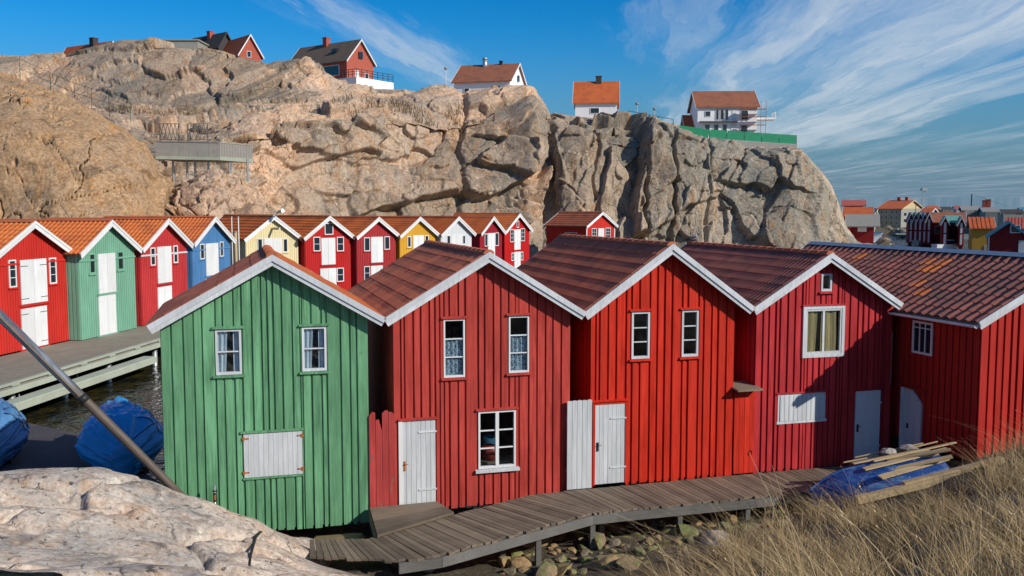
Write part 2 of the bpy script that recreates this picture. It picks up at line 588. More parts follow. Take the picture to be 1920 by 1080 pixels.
M['glass'] = glass('window_glass')
M['pane_far'] = flat('dark_window_glass', (0.015, 0.020, 0.026), 0.06, 0.0, 0.3, 1.0, 0.8)

def cloth(name, col, trans=0.25, lace=False):
    m, t, b = material(name)
    g = t.n('NewGeometry')
    nz = t.noise(t.mapping(g.outputs['Position'], (14, 14, 1.5)), 1.0, 4, 0.6)
    c = t.mix(t.maprange(nz, 0.3, 0.7), tuple(x * 0.62 for x in col), col)
    if lace:
        lc = t.noise(g.outputs['Position'], 26, 3, 0.6, 1.5)
        c = t.mix(t.maprange(lc, 0.46, 0.56), c, (0.05, 0.08, 0.12))
    t.l(c, b.inputs['Base Color'])
    b.inputs['Roughness'].default_value = 0.9
    return m

M['curtain'] = cloth('white_curtain', (0.80, 0.84, 0.88))
M['lace'] = cloth('lace_curtain', (0.72, 0.80, 0.86), lace=True)
M['tan'] = cloth('tan_curtain', (0.62, 0.42, 0.17))

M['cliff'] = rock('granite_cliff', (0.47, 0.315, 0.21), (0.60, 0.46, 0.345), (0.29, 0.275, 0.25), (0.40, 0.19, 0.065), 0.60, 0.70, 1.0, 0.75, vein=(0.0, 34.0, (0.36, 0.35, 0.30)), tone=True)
M['dome'] = rock('smooth_tan_granite', (0.38, 0.235, 0.125), (0.44, 0.295, 0.175), (0.34, 0.265, 0.20), (0.44, 0.20, 0.06), 0.55, 0.5, 1.0, 0.35, 0.25)
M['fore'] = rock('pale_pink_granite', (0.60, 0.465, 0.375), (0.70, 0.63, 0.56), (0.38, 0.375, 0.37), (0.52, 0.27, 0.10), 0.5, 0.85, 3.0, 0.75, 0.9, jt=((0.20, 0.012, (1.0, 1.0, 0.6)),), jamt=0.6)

def stone_mat(name, a, b_, c_):
    m, t, bb = material(name)
    g = t.n('NewGeometry')
    oi = t.n('ObjectInfo')
    v = g.outputs['Position']
    c = t.mix(t.maprange(oi.outputs['Random'], 0.15, 0.6), a, b_)
    c = t.mix(t.maprange(t.noise(v, 2.2, 4, 0.6), 0.45, 0.62), c, c_)
    fn = t.noise(v, 14, 6, 0.7)
    c = t.mix(t.maprange(fn, 0.35, 0.7), t.mix(1.0, c, (0.5, 0.5, 0.5), 'MULTIPLY'), c)
    t.l(c, bb.inputs['Base Color'])
    bb.inputs['Roughness'].default_value = 0.9
    set_bump(t, bb, fn, 0.5, 0.03)
    return m

M['stone'] = stone_mat('shore_stone', (0.25, 0.20, 0.14), (0.40, 0.26, 0.13), (0.22, 0.24, 0.08))
M['stone_pale'] = stone_mat('pale_shore_stone', (0.42, 0.38, 0.33), (0.48, 0.44, 0.40), (0.34, 0.32, 0.28))

def ground_mat(name):
    m, t, b = material(name)
    g = t.n('NewGeometry')
    v = g.outputs['Position']
    a = t.noise(v, 0.7, 6, 0.65)
    f = t.noise(v, 9, 8, 0.75)
    c = t.mix(t.maprange(f, 0.36, 0.64), (0.030, 0.025, 0.019), (0.15, 0.12, 0.085))
    c = t.mix(t.maprange(a, 0.48, 0.62, 0, 0.7), c, (0.085, 0.078, 0.035))
    t.l(c, b.inputs['Base Color'])
    b.inputs['Roughness'].default_value = 0.95
    set_bump(t, b, f, 0.9, 0.09)
    return m

M['ground'] = ground_mat('shore_soil')

def water_mat():
    m, t, b = material('sea_water')
    g = t.n('NewGeometry')
    v = g.outputs['Position']
    n1 = t.noise(t.mapping(v, (1.5, 1.0, 1), (0, 0, 0), (0, 0, 0.4)), 1.0, 3, 0.5, 0.3)
    n2 = t.noise(t.mapping(v, (4.5, 3.2, 1), (3, 0, 0), (0, 0, 0.2)), 1.0, 3, 0.55, 0.2)
    weed = t.noise(v, 0.8, 5, 0.7)
    c = t.mix(t.maprange(weed, 0.42, 0.66), (0.010, 0.014, 0.012), (0.060, 0.045, 0.010))
    t.l(c, b.inputs['Base Color'])
    b.inputs['Roughness'].default_value = 0.04
    b.inputs['IOR'].default_value = 1.33
    b.inputs['Specular IOR Level'].default_value = 0.5
    set_bump(t, b, t.math('ADD', n1, t.math('MULTIPLY', n2, 0.4)), 0.85, 0.22)
    return m

M['water'] = water_mat()

def tarp_mat(name, col):
    m, t, b = material(name)
    g = t.n('NewGeometry')
    v = g.outputs['Position']
    cre = t.noise(t.mapping(v, (2.0, 2.0, 6.0), (0, 0, 0), (0.3, 0.2, 0.4)), 1.0, 5, 0.6, 1.2)
    c = t.mix(t.maprange(t.noise(v, 1.3, 4, 0.6), 0.35, 0.65), tuple(x * 0.75 for x in col), col)
    t.l(c, b.inputs['Base Color'])
    b.inputs['Roughness'].default_value = 0.36
    set_bump(t, b, cre, 0.5, 0.06)
    return m

M['tarp'] = tarp_mat('blue_tarpaulin', (0.045, 0.350, 0.720))
M['tarp_clear'] = tarp_mat('pale_blue_plastic', (0.09, 0.24, 0.46))

def boat_paint():
    m, t, b = material('worn_blue_boat_paint')
    g = t.n('NewGeometry')
    v = g.outputs['Position']
    a = t.noise(t.mapping(v, (2.0, 1.2, 7.0), (0, 0, 0), (0, 0, 0.3)), 1.0, 7, 0.7, 0.6)
    c = t.mix(t.maprange(a, 0.50, 0.60), (0.010, 0.060, 0.25), (0.07, 0.17, 0.36))
    c = t.mix(t.maprange(t.noise(t.mapping(v, (1, 1, 4), (4, 2, 1)), 2.5, 6, 0.75), 0.60, 0.66), c, (0.48, 0.40, 0.34))
    t.l(c, b.inputs['Base Color'])
    b.inputs['Roughness'].default_value = 0.5
    return m

M['boat'] = boat_paint()

def asphalt_mat():
    m, t, b = material('dark_slipway_concrete')
    g = t.n('NewGeometry')
    v = g.outputs['Position']
    f = t.noise(v, 12, 6, 0.7)
    a = t.noise(v, 0.8, 4, 0.6)
    c = t.mix(t.maprange(f, 0.3, 0.7), (0.030, 0.028, 0.034), (0.075, 0.068, 0.075))
    c = t.mix(t.maprange(a, 0.45, 0.65, 0, 0.5), c, (0.09, 0.08, 0.075))
    t.l(c, b.inputs['Base Color'])
    b.inputs['Roughness'].default_value = 0.85
    set_bump(t, b, f, 0.4, 0.02)
    return m

M['slip'] = asphalt_mat()

def pole_mat():
    m, t, b = material('peeling_mast_paint')
    tc_ = t.n('TexCoord')
    v = tc_.outputs['Object']
    a = t.noise(t.mapping(v, (12, 12, 1.6)), 1.0, 7, 0.75, 0.4)
    c = t.mix(t.maprange(a, 0.42, 0.58), (0.05, 0.065, 0.09), (0.17, 0.20, 0.24))
    c = t.mix(t.maprange(t.noise(t.mapping(v, (7, 7, 1.1), (5, 1, 2)), 1.0, 6, 0.7), 0.54, 0.60), c, (0.24, 0.055, 0.055))
    sx_ = t.n('SeparateXYZ')
    t.l(v, sx_.inputs[0])
    c = t.mix(t.maprange(sx_.outputs[2], 2.6, 3.1), t.mix(t.maprange(a, 0.3, 0.7), (0.05, 0.037, 0.028), (0.13, 0.10, 0.078)), c)
    t.l(c, b.inputs['Base Color'])
    b.inputs['Roughness'].default_value = 0.6
    return m

M['pole'] = pole_mat()

def grass_mat(name, a, b_, c_):
    m, t, b = material(name)
    g = t.n('NewGeometry')
    r = g.outputs['Random Per Island']
    c = t.mix(t.maprange(r, 0, 0.6), a, b_)
    c = t.mix(t.maprange(r, 0.72, 1.0), c, c_)
    pn = t.noise(g.outputs['Position'], 1.1, 4, 0.6)
    c = t.mix(t.maprange(pn, 0.42, 0.62, 0.0, 0.6), c, t.mix(1.0, c, (0.60, 0.58, 0.50), 'MULTIPLY'))
    t.l(c, b.inputs['Base Color'])
    b.inputs['Roughness'].default_value = 0.7
    b.inputs['Specular IOR Level'].default_value = 0.25
    return m

M['grass'] = grass_mat('dry_grass', (0.34, 0.235, 0.11), (0.58, 0.42, 0.22), (0.74, 0.60, 0.39))
M['grass2'] = grass_mat('dull_dry_grass', (0.085, 0.062, 0.032), (0.22, 0.155, 0.075), (0.34, 0.25, 0.13))

# ================================================================== THE SETTING
# ------------------------------------------------------------------ water
wm = MB()
wm.add([(-2500, -40, 0), (3500, -40, 0), (3500, 5000, 0), (-2500, 5000, 0)], [(0, 1, 2, 3)])
tag(wm.build('water', M['water']), kind='structure', label='dark still harbour water between the boathouse rows')

# ------------------------------------------------------------------ cliff
def catmull(K, P, x):
    """smooth interpolation of the rows of P (at K) at positions x"""
    return np.stack([np.interp(x, K, P[:, j]) for j in range(P.shape[1])], -1)

def blur(A, n, axis):
    for _ in range(n):
        B = np.roll(A, 1, axis) + np.roll(A, -1, axis) + 2 * A
        B /= 4
        sl0 = [slice(None)] * A.ndim
        sl0[axis] = 0
        sl1 = [slice(None)] * A.ndim
        sl1[axis] = -1
        B[tuple(sl0)] = A[tuple(sl0)]
        B[tuple(sl1)] = A[tuple(sl1)]
        A = B
    return A

def sheet(name, keys, nS, tcounts, disp, mat, smooth_t=4, smooth_s=5, post=None):
    """keys: (x_px, [world points bottom -> top]); a rock sheet through those profiles, displaced along its normal"""
    X = np.array([k[0] for k in keys], float)
    P = np.array([k[1] for k in keys], float)
    nk = P.shape[1]
    xs = np.linspace(X[0], X[-1], nS)
    G = np.stack([catmull(X, P[:, j, :], xs) for j in range(nk)], 0)
    rows_ = []
    for j in range(nk - 1):
        for t_ in np.linspace(0, 1, tcounts[j], endpoint=False):
            rows_.append(G[j] * (1 - t_) + G[j + 1] * t_)
    rows_.append(G[-1])
    A = np.array(rows_)
    A = blur(A, smooth_t, 0)
    A = blur(A, smooth_s, 1)
    dt = np.gradient(A, axis=0)
    ds = np.gradient(A, axis=1)
    N = np.cross(ds, dt)
    N /= np.linalg.norm(N, axis=2, keepdims=True) + 1e-9
    flip = np.where((N[..., 1] * -1 + N[..., 2]) < 0, -1, 1)
    N *= flip[..., None]
    sa = np.cumsum(np.linalg.norm(ds, axis=2), 1)
    ta = np.cumsum(np.linalg.norm(dt, axis=2), 0)
    s_m = np.repeat(sa[A.shape[0] // 3][None, :], A.shape[0], 0)
    d, tone = disp(s_m, ta, A, xs[None, :].repeat(A.shape[0], 0))
    ND = N * np.array([1, 1, 0.75])
    B = A + ND * d[..., None]
    me = np_mesh(name, B.reshape(-1, 3), grid_faces(*A.shape[:2]), mat, False)
    at = me.attributes.new('tone', 'FLOAT', 'POINT')
    at.data.foreach_set('value', np.asarray(tone, np.float32).ravel())
    return link(name, me), B, N

def blocks(s, t, seed, sx_, sy_, amp, tilt, crack, cw, warp=0.35, rot=0.0, ids=False):
    c, s_ = math.cos(rot), math.sin(rot)
    x, y = (s * c + t * s_) / sx_, (-s * s_ + t * c) / sy_
    wx = fbm(x * 0.9, y * 0.9, seed + 50, 4) * warp
    wy = fbm(x * 0.9 + 31, y * 0.9 + 7, seed + 60, 4) * warp
    f1, e, k1, k2, k3, dx, dy = voro(x + wx, y + wy, seed)
    pl = (k1 - 0.5) * 2 * amp + ((k2 - 0.5) * dx + (k3 - 0.5) * dy) * 2 * tilt
    edge = np.clip(e / cw, 0, 1)
    edge = edge * edge * (3 - 2 * edge)
    if ids:
        return pl - crack * (1 - edge), k3
    return pl - crack * (1 - edge)

def sstep(a, b, x):
    q_ = np.clip((x - a) / (b - a), 0, 1)
    return q_ * q_ * (3 - 2 * q_)

CLIFF = [  # x, foot Y, lip y, lip Y, ledge y, ledge Y, skyline y, skyline Y
    (-420, 84, 238, 100, 222, 113, 112, 124), (-100, 82, 238, 100, 222, 113, 103, 124), (0, 80, 236, 100, 218, 113, 97, 123), (60, 80, 234, 100, 214, 113, 97, 123),
    (130, 80, 230, 100, 208, 113, 88, 122), (200, 80, 226, 99, 210, 113, 80, 122), (300, 78, 236, 96, 218, 112, 78, 121),
    (390, 79, 230, 97, 212, 112, 83, 121), (440, 80, 222, 97, 206, 113, 93, 121), (500, 83, 208, 98, 198, 113, 112, 121),
    (560, 86, 202, 100, 193, 114, 112, 121), (600, 88, 201, 101, 192, 115, 124, 121), (640, 90, 200, 103, 190, 115.5, 142, 122), (700, 93, 198, 106, 186, 116, 163, 123),
    (740, 95, 192, 109, 183, 117, 170, 125), (800, 97, 188, 111, 179, 117, 169, 124), (860, 99, 185, 112, 178, 118, 170, 123), (930, 101, 186, 112, 178, 118, 171, 123),
    (985, 103, 196, 113, 190, 118, 183, 122), (1035, 105, 208, 114, 204, 118, 200, 122), (1100, 104, 217, 113, 212, 118, 206, 122), (1170, 105, 224, 114, 219, 118, 214, 122),
    (1260, 106, 248, 115, 243, 119, 237, 123), (1300, 106, 258, 115, 253, 119, 248, 123), (1380, 107, 268, 116, 263, 119, 258, 123), (1485, 108, 277, 117, 271, 120, 265, 123),
    (1515, 109.5, 292, 117.5, 286, 120.5, 280, 123.5), (1540, 111, 322, 118, 316, 121, 310, 124), (1560, 112.5, 352, 119, 347, 122, 342, 125), (1574, 114, 392, 120, 386, 123, 380, 126),
    (1588, 116, 430, 121, 426, 124, 422, 127), (1610, 118, 458, 122, 455, 125, 452, 128), (1660, 121, 480, 124, 479, 127, 478, 130)]

def cliff_keys():
    out = []
    for x, Yf, yl, Yl, yt, Yt, ys, Ys in CLIFF:
        r0 = (x - 960) / FPX
        lip, led, sk = aty(x, yl, Yl), aty(x, yt, Yt), aty(x, ys, Ys)
        def col_pt(Y, z):
            return np.array([r0 * Y * 1.003, Y, z])
        zl = max(lip[2], 0.6)
        pts = [col_pt(Yf - 1.5, -1.5), col_pt(Yf, 0.8), col_pt(Yf + 0.30 * (Yl - Yf), 0.8 + 0.48 * (zl - 0.8)), col_pt(Yf + 0.58 * (Yl - Yf), 0.8 + 0.86 * (zl - 0.8)),
               lip, led, sk, np.array([sk[0] * (1 + 20 / Ys), Ys + 20, sk[2] - 0.8]), np.array([sk[0] * (1 + 70 / Ys), Ys + 70, max(-3.0, sk[2] - 14.0)])]
        out.append((x, pts))
    return out

def cliff_disp(s, t, A, X):
    wv = sstep(980, 1060, X)                                # right of the corner the joints stand upright
    up = sstep(16.0, 18.5, A[..., 2]) * sstep(800, 640, X)    # tumbled blocks of the upper left
    la, ka = blocks(s, t, 3, 17, 7.5, 1.15, 2.6, 0.75, 0.018, 0.26, 0.16, True)
    lb, kb = blocks(s, t, 21, 6.5, 3.6, 0.45, 1.2, 0.40, 0.035, 0.24, -0.22, True)
    lay = la + lb + blocks(s, t, 23, 2.8, 1.9, 0.14, 0.44, 0.14, 0.04, 0.26, 0.35)
    va, kc = blocks(s, t, 7, 9.0, 17, 0.80, 2.4, 0.75, 0.016, 0.18, -0.26, True)
    vb, kd = blocks(s, t, 29, 4.6, 7.0, 0.46, 1.3, 0.45, 0.030, 0.22, 0.26, True)
    ver = va + vb + blocks(s, t, 31, 2.1, 3.2, 0.15, 0.46, 0.14, 0.04, 0.25, -0.30)
    ua, ke = blocks(s, t, 13, 10.5, 7.0, 1.50, 3.0, 1.0, 0.030, 0.24, 0.35, True)
    ub, kf = blocks(s, t, 33, 4.4, 3.4, 0.60, 1.4, 0.50, 0.050, 0.24, -0.2, True)
    tum = ua + ub + blocks(s, t, 35, 2.0, 1.6, 0.10, 0.38, 0.12, 0.06, 0.3, 0.2)
    d = lay * (1 - wv) * (1 - up) + ver * wv + tum * up
    tone = (ka * 0.5 + kb * 0.5) * (1 - wv) * (1 - up) + (kc * 0.5 + kd * 0.5) * wv + (ke * 0.5 + kf * 0.5) * up
    d = d + fbm(s / 18, t / 14, 71, 3) * 1.2 + fbm(s / 3.0, t / 2.4, 81, 4) * 0.13 + fbm(s / 0.6, t / 0.5, 91, 3) * 0.04
    # big upright gashes
    for cx, wd_, dep in ((1034, 5, 1.2), (1208, 2.5, 1.2), (1262, 2.5, 1.0), (1120, 3, 0.7), (870, 5, 0.9), (1330, 3, 0.6)):
        xx = X + fbm(t / 4, t * 0 + cx, 5, 3) * 9
        d = d - dep * np.exp(-((xx - cx) / wd_) ** 2) * sstep(0, 5, t)
    # the corner buttress
    d = d + 1.8 * np.exp(-((X - 990) / 26) ** 2)
    ledge = np.exp(-((A[..., 1] - 114) / 7.0) ** 2) * sstep(900, 700, X)
    d = d * (1 - 0.55 * ledge)
    sky_ = sstep(1.0, 6.0, A[..., 1] - np.interp(X, [c[0] for c in CLIFF], [c[7] for c in CLIFF]))
    ys_ = np.interp(X, [c[0] for c in CLIFF], [c[7] for c in CLIFF])
    brow = sstep(-9.0, -1.0, A[..., 1] - ys_)
    d = d * (1 - 0.45 * brow) - 0.75 * brow
    return blur(blur(d * (1 - 0.85 * sky_), 1, 0), 1, 1), tone

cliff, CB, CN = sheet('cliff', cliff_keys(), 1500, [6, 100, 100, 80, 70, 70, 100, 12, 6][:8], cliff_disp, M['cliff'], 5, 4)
tag(cliff, 'high fractured granite cliff behind the boathouses with houses on top', kind='structure')

DOME = [(-420, 62, 92, 84), (-150, 62, 108, 83), (0, 62, 138, 82), (60, 62, 160, 81), (110, 62, 183, 80.5), (180, 62.5, 206, 80), (240, 63.5, 242, 79), (280, 65, 284, 78),
        (303, 67, 325, 77), (314, 70, 372, 76.5), (318, 72, 420, 76)]

def dome_keys():
    out = []
    for x, Yf, yc, Yc in DOME:
        r0 = (x - 960) / FPX
        c = aty(x, yc, Yc)
        pts = [np.array([r0 * (Yf - 0.6), Yf - 0.6, -1.0])]
        for k in range(1, 7):
            a = k / 6 * math.pi / 2
            pts.append(np.array([r0 * (Yf + (Yc - Yf) * (1 - math.cos(a)) * 0.98), Yf + (Yc - Yf) * (1 - math.cos(a)), 0.3 + (c[2] - 0.3) * math.sin(a)]))
        pts.append(np.array([r0 * (Yc + 6), Yc + 5, c[2] - 2.5]))
        out.append((x, pts))
    return out

def dome_disp(s, t, A, X):
    da, ka = blocks(s, t, 5, 13, 8, 0.22, 0.35, 0.75, 0.022, 0.8, 0.45, True)
    d = da + blocks(s, t, 8, 6, 9, 0.05, 0.1, 0.30, 0.018, 0.7, -0.4)
    return d + fbm(s / 9, t / 7, 72, 4) * 0.6 + fbm(s / 1.5, t / 1.2, 83, 4) * 0.07 + fbm(s / 0.4, t / 0.35, 93, 3) * 0.02, 0.4 + 0.2 * ka

dome, _, _ = sheet('rock_dome', dome_keys(), 420, [3, 34, 34, 34, 34, 34, 30], dome_disp, M['dome'], 5, 8)
tag(dome, 'smooth tan granite dome rising behind the leftmost boathouses', kind='structure')

LOW = [(282, 71, 408, 78), (292, 70, 380, 78), (318, 69.5, 345, 78), (350, 69.5, 326, 78), (385, 69.5, 312, 78), (410, 70, 310, 78), (440, 70.5, 318, 78.5), (468, 72, 338, 79), (492, 74, 366, 80), (520, 77, 398, 82), (540, 80, 412, 84)]

def low_keys():
    out = []
    for x, Yf, yc, Yc in LOW:
        r0 = (x - 960) / FPX
        c = aty(x, yc + 16, Yc)
        pts = [np.array([r0 * (Yf - 0.5), Yf - 0.5, -1.0])]
        for k in range(1, 6):
            a = k / 5 * math.pi / 2
            pts.append(np.array([r0 * (Yf + (Yc - Yf) * (1 - math.cos(a))), Yf + (Yc - Yf) * (1 - math.cos(a)), 0.3 + (c[2] - 0.3) * math.sin(a)]))
        pts.append(np.array([r0 * (Yc + 4), Yc + 4, c[2] - 1.0]))
        out.append((x, pts))
    return out

def low_disp(s, t, A, X):
    da, ka = blocks(s, t, 15, 4.0, 5.4, 0.80, 1.3, 1.2, 0.08, 0.35, 0.5, True)
    d = da + blocks(s, t, 18, 1.5, 1.7, 0.22, 0.3, 0.3, 0.14, 0.5)
    return d + fbm(s / 4, t / 4, 73, 4) * 0.4 + fbm(s / 0.8, t / 0.7, 84, 4) * 0.08, ka

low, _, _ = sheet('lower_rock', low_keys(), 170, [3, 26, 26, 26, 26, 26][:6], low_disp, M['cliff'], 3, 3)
tag(low, 'tumbled granite boulders below the timber viewing platform', kind='structure')

# ------------------------------------------------------------------ near shore: control heights, thin plate through them
def tps(pts, reg=0.25):
    P = np.array(pts, float)
    n = len(P)
    d = np.hypot(P[:, None, 0] - P[None, :, 0], P[:, None, 1] - P[None, :, 1])
    K = np.where(d > 0, d * d * np.log(d + 1e-9), 0) + np.eye(n) * reg
    Q = np.c_[np.ones(n), P[:, :2]]
    A = np.block([[K, Q], [Q.T, np.zeros((3, 3))]])
    c = np.linalg.solve(A, np.r_[P[:, 2], 0, 0, 0])
    def f(x, y):
        sh = x.shape
        x, y = x.ravel(), y.ravel()
        o = c[n] + c[n + 1] * x + c[n + 2] * y
        for i in range(n):
            dd = np.hypot(x - P[i, 0], y - P[i, 1])
            o = o + c[i] * dd * dd * np.log(dd + 1e-9)
        return o.reshape(sh)
    return f

G_PTS = []
for px, py, z in [(700, 1075, 0.85), (900, 1075, 0.35), (1100, 1075, 0.4), (1250, 1075, 0.75), (1400, 1075, 1.5), (1500, 1075, 2.1), (1600, 1075, 2.5), (1700, 1075, 2.9), (1900, 1075, 3.5),
                  (1480, 962, 0.7), (1550, 962, 0.95), (1700, 950, 1.55), (1800, 900, 1.85), (1900, 860, 2.15), (1900, 900, 2.3), (1900, 1000, 3.0),
                  (1700, 1000, 2.15), (1500, 1000, 1.25), (1300, 1000, 0.55), (1100, 1010, 0.3)]:
    G_PTS.append(tuple(atz(px, py, z)))
for a, b, z in [(-3, 20, 0.3), (0, 18.5, 0.55), (1, 17.2, 0.62), (3, 18, 0.3), (5, 20, 0.1), (10, 20, 0.2), (14, 19, 0.75), (14.6, 15.6, 1.75), (18, 15.5, 2.4), (22, 15, 2.7), (14, 24, 0.5), (3, 23, 0.0), (6, 13.5, 0.7), (5, 11, 1.6)]:
    q_ = row(a, b, z)
    G_PTS.append(tuple(q_))
G_PTS += [(5.2, 6, 4.4), (8, 3, 5.2), (12, 8, 4.4), (0, 3, 5.3), (0, 8, 3.4), (-5, 3, 5.2), (16, 12, 3.6), (-3, 12, 1.6)]
ground_h = tps(G_PTS)
gx = np.arange(-6, 24.01, 0.13)
gy = np.arange(1.5, 25.01, 0.13)
GX, GY = np.meshgrid(gx, gy)
GZ0 = ground_h(GX, GY)
GZ0 = GZ0 - 7.0 * sstep(1.0, 0.2, GX) * sstep(15.6, 14.6, GY)
GZ = GZ0 + fbm(GX / 1.7, GY / 1.7, 101, 5) * 0.12 + fbm(GX / 0.4, GY / 0.4, 111, 3) * 0.035
tag(link('ground', np_mesh('ground', np.stack([GX, GY, GZ], -1).reshape(-1, 3), grid_faces(*GX.shape), M['ground'], True)),
    'rough shore bank sloping down to the boardwalk', kind='structure')

def gz(x, y):
    i = int(np.clip(round((x - gx[0]) / 0.13), 0, len(gx) - 1))
    j = int(np.clip(round((y - gy[0]) / 0.13), 0, len(gy) - 1))
    return float(GZ[j, i])

# pale rock outcrop of the lower left corner
R_PTS = []
for px, py, Y in [(-120, 895, 15.4), (0, 893, 15.5), (80, 902, 15.8), (150, 905, 16.0), (200, 908, 16.1), (260, 920, 16.2), (345, 938, 16.3), (410, 952, 16.2), (480, 966, 15.9), (520, 1000, 15.5), (572, 1042, 15.1),
                  (0, 1000, 12.2), (200, 1000, 12.9), (330, 990, 13.8), (420, 1010, 13.9), (0, 1080, 9.9), (200, 1080, 10.6), (350, 1080, 11.6), (450, 1078, 12.8), (560, 1082, 13.4), (592, 1056, 15.0), (660, 1064, 14.9), (745, 1074, 14.8), (548, 1030, 15.3)]:
    R_PTS.append(tuple(aty(px, py, Y)))
for (x, y, z) in [(-9, 18.2, 0.2), (-6, 18.2, 0.1), (-3.5, 18.2, 0.0), (-3.6, 17.0, 0.9), (-5.6, 17.1, 0.75), (-8.5, 16.8, 0.9), (-2.4, 17.0, 0.5), (-3.25, 16.2, 0.80), (-2.9, 16.6, 0.55), (-3.6, 16.6, 0.85), (-1.7, 15.9, 0.62), (-1.0, 16.6, 0.25), (0.3, 16.2, 0.05), (-1.2, 15.0, 0.72), (0.2, 14.6, 0.62), (0.6, 14.0, 0.6), (0.8, 11.5, 1.4), (-2, 6, 4.6), (-6, 6, 4.6), (-10, 10, 3.3), (0.5, 8, 3.3), (-12, 16, 2.4)]:
    R_PTS.append((x, y, z))
rock_h = tps(R_PTS, 0.04)
rx = np.arange(-13.0, 1.6, 0.055)
ry = np.arange(6.0, 18.3, 0.055)
RX, RY = np.meshgrid(rx, ry)
RZ = rock_h(RX, RY)
ta_, tb_ = RX * 0.94 + RY * 0.34, -RX * 0.34 + RY * 0.94
RD = blocks(ta_, tb_, 203, 4.0, 1.8, 0.07, 0.32, 0.42, 0.040, 0.22, 0.30) + blocks(ta_, tb_, 211, 2.0, 0.8, 0.030, 0.13, 0.16, 0.050, 0.25, 0.18) - 0.05 + fbm(RX / 1.9, RY / 1.3, 205, 3) * 0.07 + fbm(RX / 0.45, RY / 0.30, 209, 4) * 0.020
RD = blur(blur(RD, 1, 0), 1, 1)
RZ = RZ + RD
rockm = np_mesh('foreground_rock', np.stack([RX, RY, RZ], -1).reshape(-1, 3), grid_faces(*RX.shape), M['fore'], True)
tag(link('foreground_rock', rockm), 'pale pink granite outcrop in the lower left foreground', kind='structure')

def rz_(x, y):
    i = int(np.clip(round((x - rx[0]) / 0.055), 0, len(rx) - 1))
    j = int(np.clip(round((y - ry[0]) / 0.055), 0, len(ry) - 1))
    return float(RZ[j, i])

# dark slipway between the rock and the water
sl = MB()
e0, e1, e2, e3 = atz(-60, 772, 0.22), atz(48, 792, 0.22), atz(160, 816, 0.22), atz(300, 905, 0.25)
pts_ = [e0, e1, e2, e3, np.array([-5.5, 17.3, 0.42]), np.array([-14, 16.5, 0.42])]
top_ = [tuple(p_) for p_ in pts_]
bot_ = [(p_[0], p_[1], -1.2) for p_ in pts_]
n_ = len(top_)
sl.add(top_ + bot_, [tuple(range(n_ - 1, -1, -1)), tuple(range(n_, 2 * n_))] + [(i, (i + 1) % n_, (i + 1) % n_ + n_, i + n_) for i in range(n_)])
tag(sl.build('slipway', M['slip']), 'dark concrete slipway with tarpaulin-covered boats', kind='structure')
# strip of land the back row and the small red hut stand on
ld = MB()
bl = [(-60, 28), (-21.4, 30), (-21.0, 42), (-20.0, 52), (-18.6, 60), (-16, 66), (-10, 71), (-4, 76), (0, 82), (3, 88), (14, 92), (40, 104), (56, 116), (60, 130), (-60, 130)]
ld.add([(x, y, 0.9) for x, y in bl] + [(x, y, -1.5) for x, y in bl], [tuple(range(len(bl)))] + [(i, i + len(bl), (i + 1) % len(bl) + len(bl), (i + 1) % len(bl)) for i in range(len(bl))])
tag(ld.build('shore', M['ground']), 'narrow shore under the back row of boathouses', kind='structure')

# ================================================================== BOATHOUSES
def tile_mesh(name, w_, l_, kind, mat):
    """one roof tile: x along the ridge, y down the slope, z out; 'double' has two rolls, 'pan' an S shape"""
    n = 13 if kind == 'double' else 7
    vs, fs = [], []
    for j, (y, dz) in enumerate(((0, 0.004), (l_, 0.019), (l_, 0.002))):
        for i in range(n):
            x = w_ * 1.02 * i / (n - 1)
            ph = 2 * math.pi * x / w_
            if kind == 'double':
                h = 0.050 * abs(math.sin(ph)) ** 0.55 - 0.016
            else:
                h = 0.030 * (math.sin(ph - 0.4) + 0.35 * math.sin(2 * ph))
            vs.append((x, y, h + dz + 0.012))
    for j in range(2):
        for i in range(n - 1):
            k = j * n + i
            fs.append((k, k + 1, k + n + 1, k + n))
    me = bpy.data.meshes.new(name)
    me.from_pydata(vs, [], fs)
    me.materials.append(mat)
    me.update()
    return me

def ridge_mesh(name, l_, r_, mat):
    vs, fs = [], []
    n = 7
    for (y, k) in ((0, 1.0), (l_ * 1.08, 0.86)):
        for i in range(n):
            a = math.pi * i / (n - 1)
            vs.append((math.cos(a) * r_ * k, y, math.sin(a) * r_ * k * 0.8))
    for i in range(n - 1):
        fs.append((i, i + 1, n + i + 1, n + i))
    fs.append(tuple(range(n)))
    me = bpy.data.meshes.new(name)
    me.from_pydata(vs, [], fs)
    me.materials.append(mat)
    me.update()
    return me

class Face:
    """facade of a house in the photograph: pixel rectangles to local facade coordinates"""
    def __init__(self, origin, ang, zb):
        self.o = np.array([origin[0], origin[1], zb], float)
        self.u = np.array([math.cos(ang), math.sin(ang), 0])
        self.d = np.array([-math.sin(ang), math.cos(ang), 0])

    def uv(self, px, py):
        p_ = hit(px, py, self.d, self.o) - self.o
        return float(p_ @ self.u), float(p_[2])

    def rect(self, r):
        x0, y0, x1, y1 = r
        ym, xm = (y0 + y1) / 2, (x0 + x1) / 2
        return self.uv(x0, ym)[0], self.uv(x1, ym)[0], self.uv(xm, y1)[1], self.uv(xm, y0)[1]

def cut_intervals(x0, x1, zt, holes, zb):
    """z ranges left of a vertical strip after the openings are cut out"""
    iv = [(zb, zt)]
    xm = (x0 + x1) / 2
    for (a, b, c, d) in holes:
        if a < xm < b:
            nv = []
            for lo, hi in iv:
                if d <= lo or c >= hi:
                    nv.append((lo, hi))
                    continue
                if c > lo:
                    nv.append((lo, c))
                if d < hi:
                    nv.append((d, hi))
            iv = nv
    return [(lo, hi) for lo, hi in iv if hi - lo > 0.03]

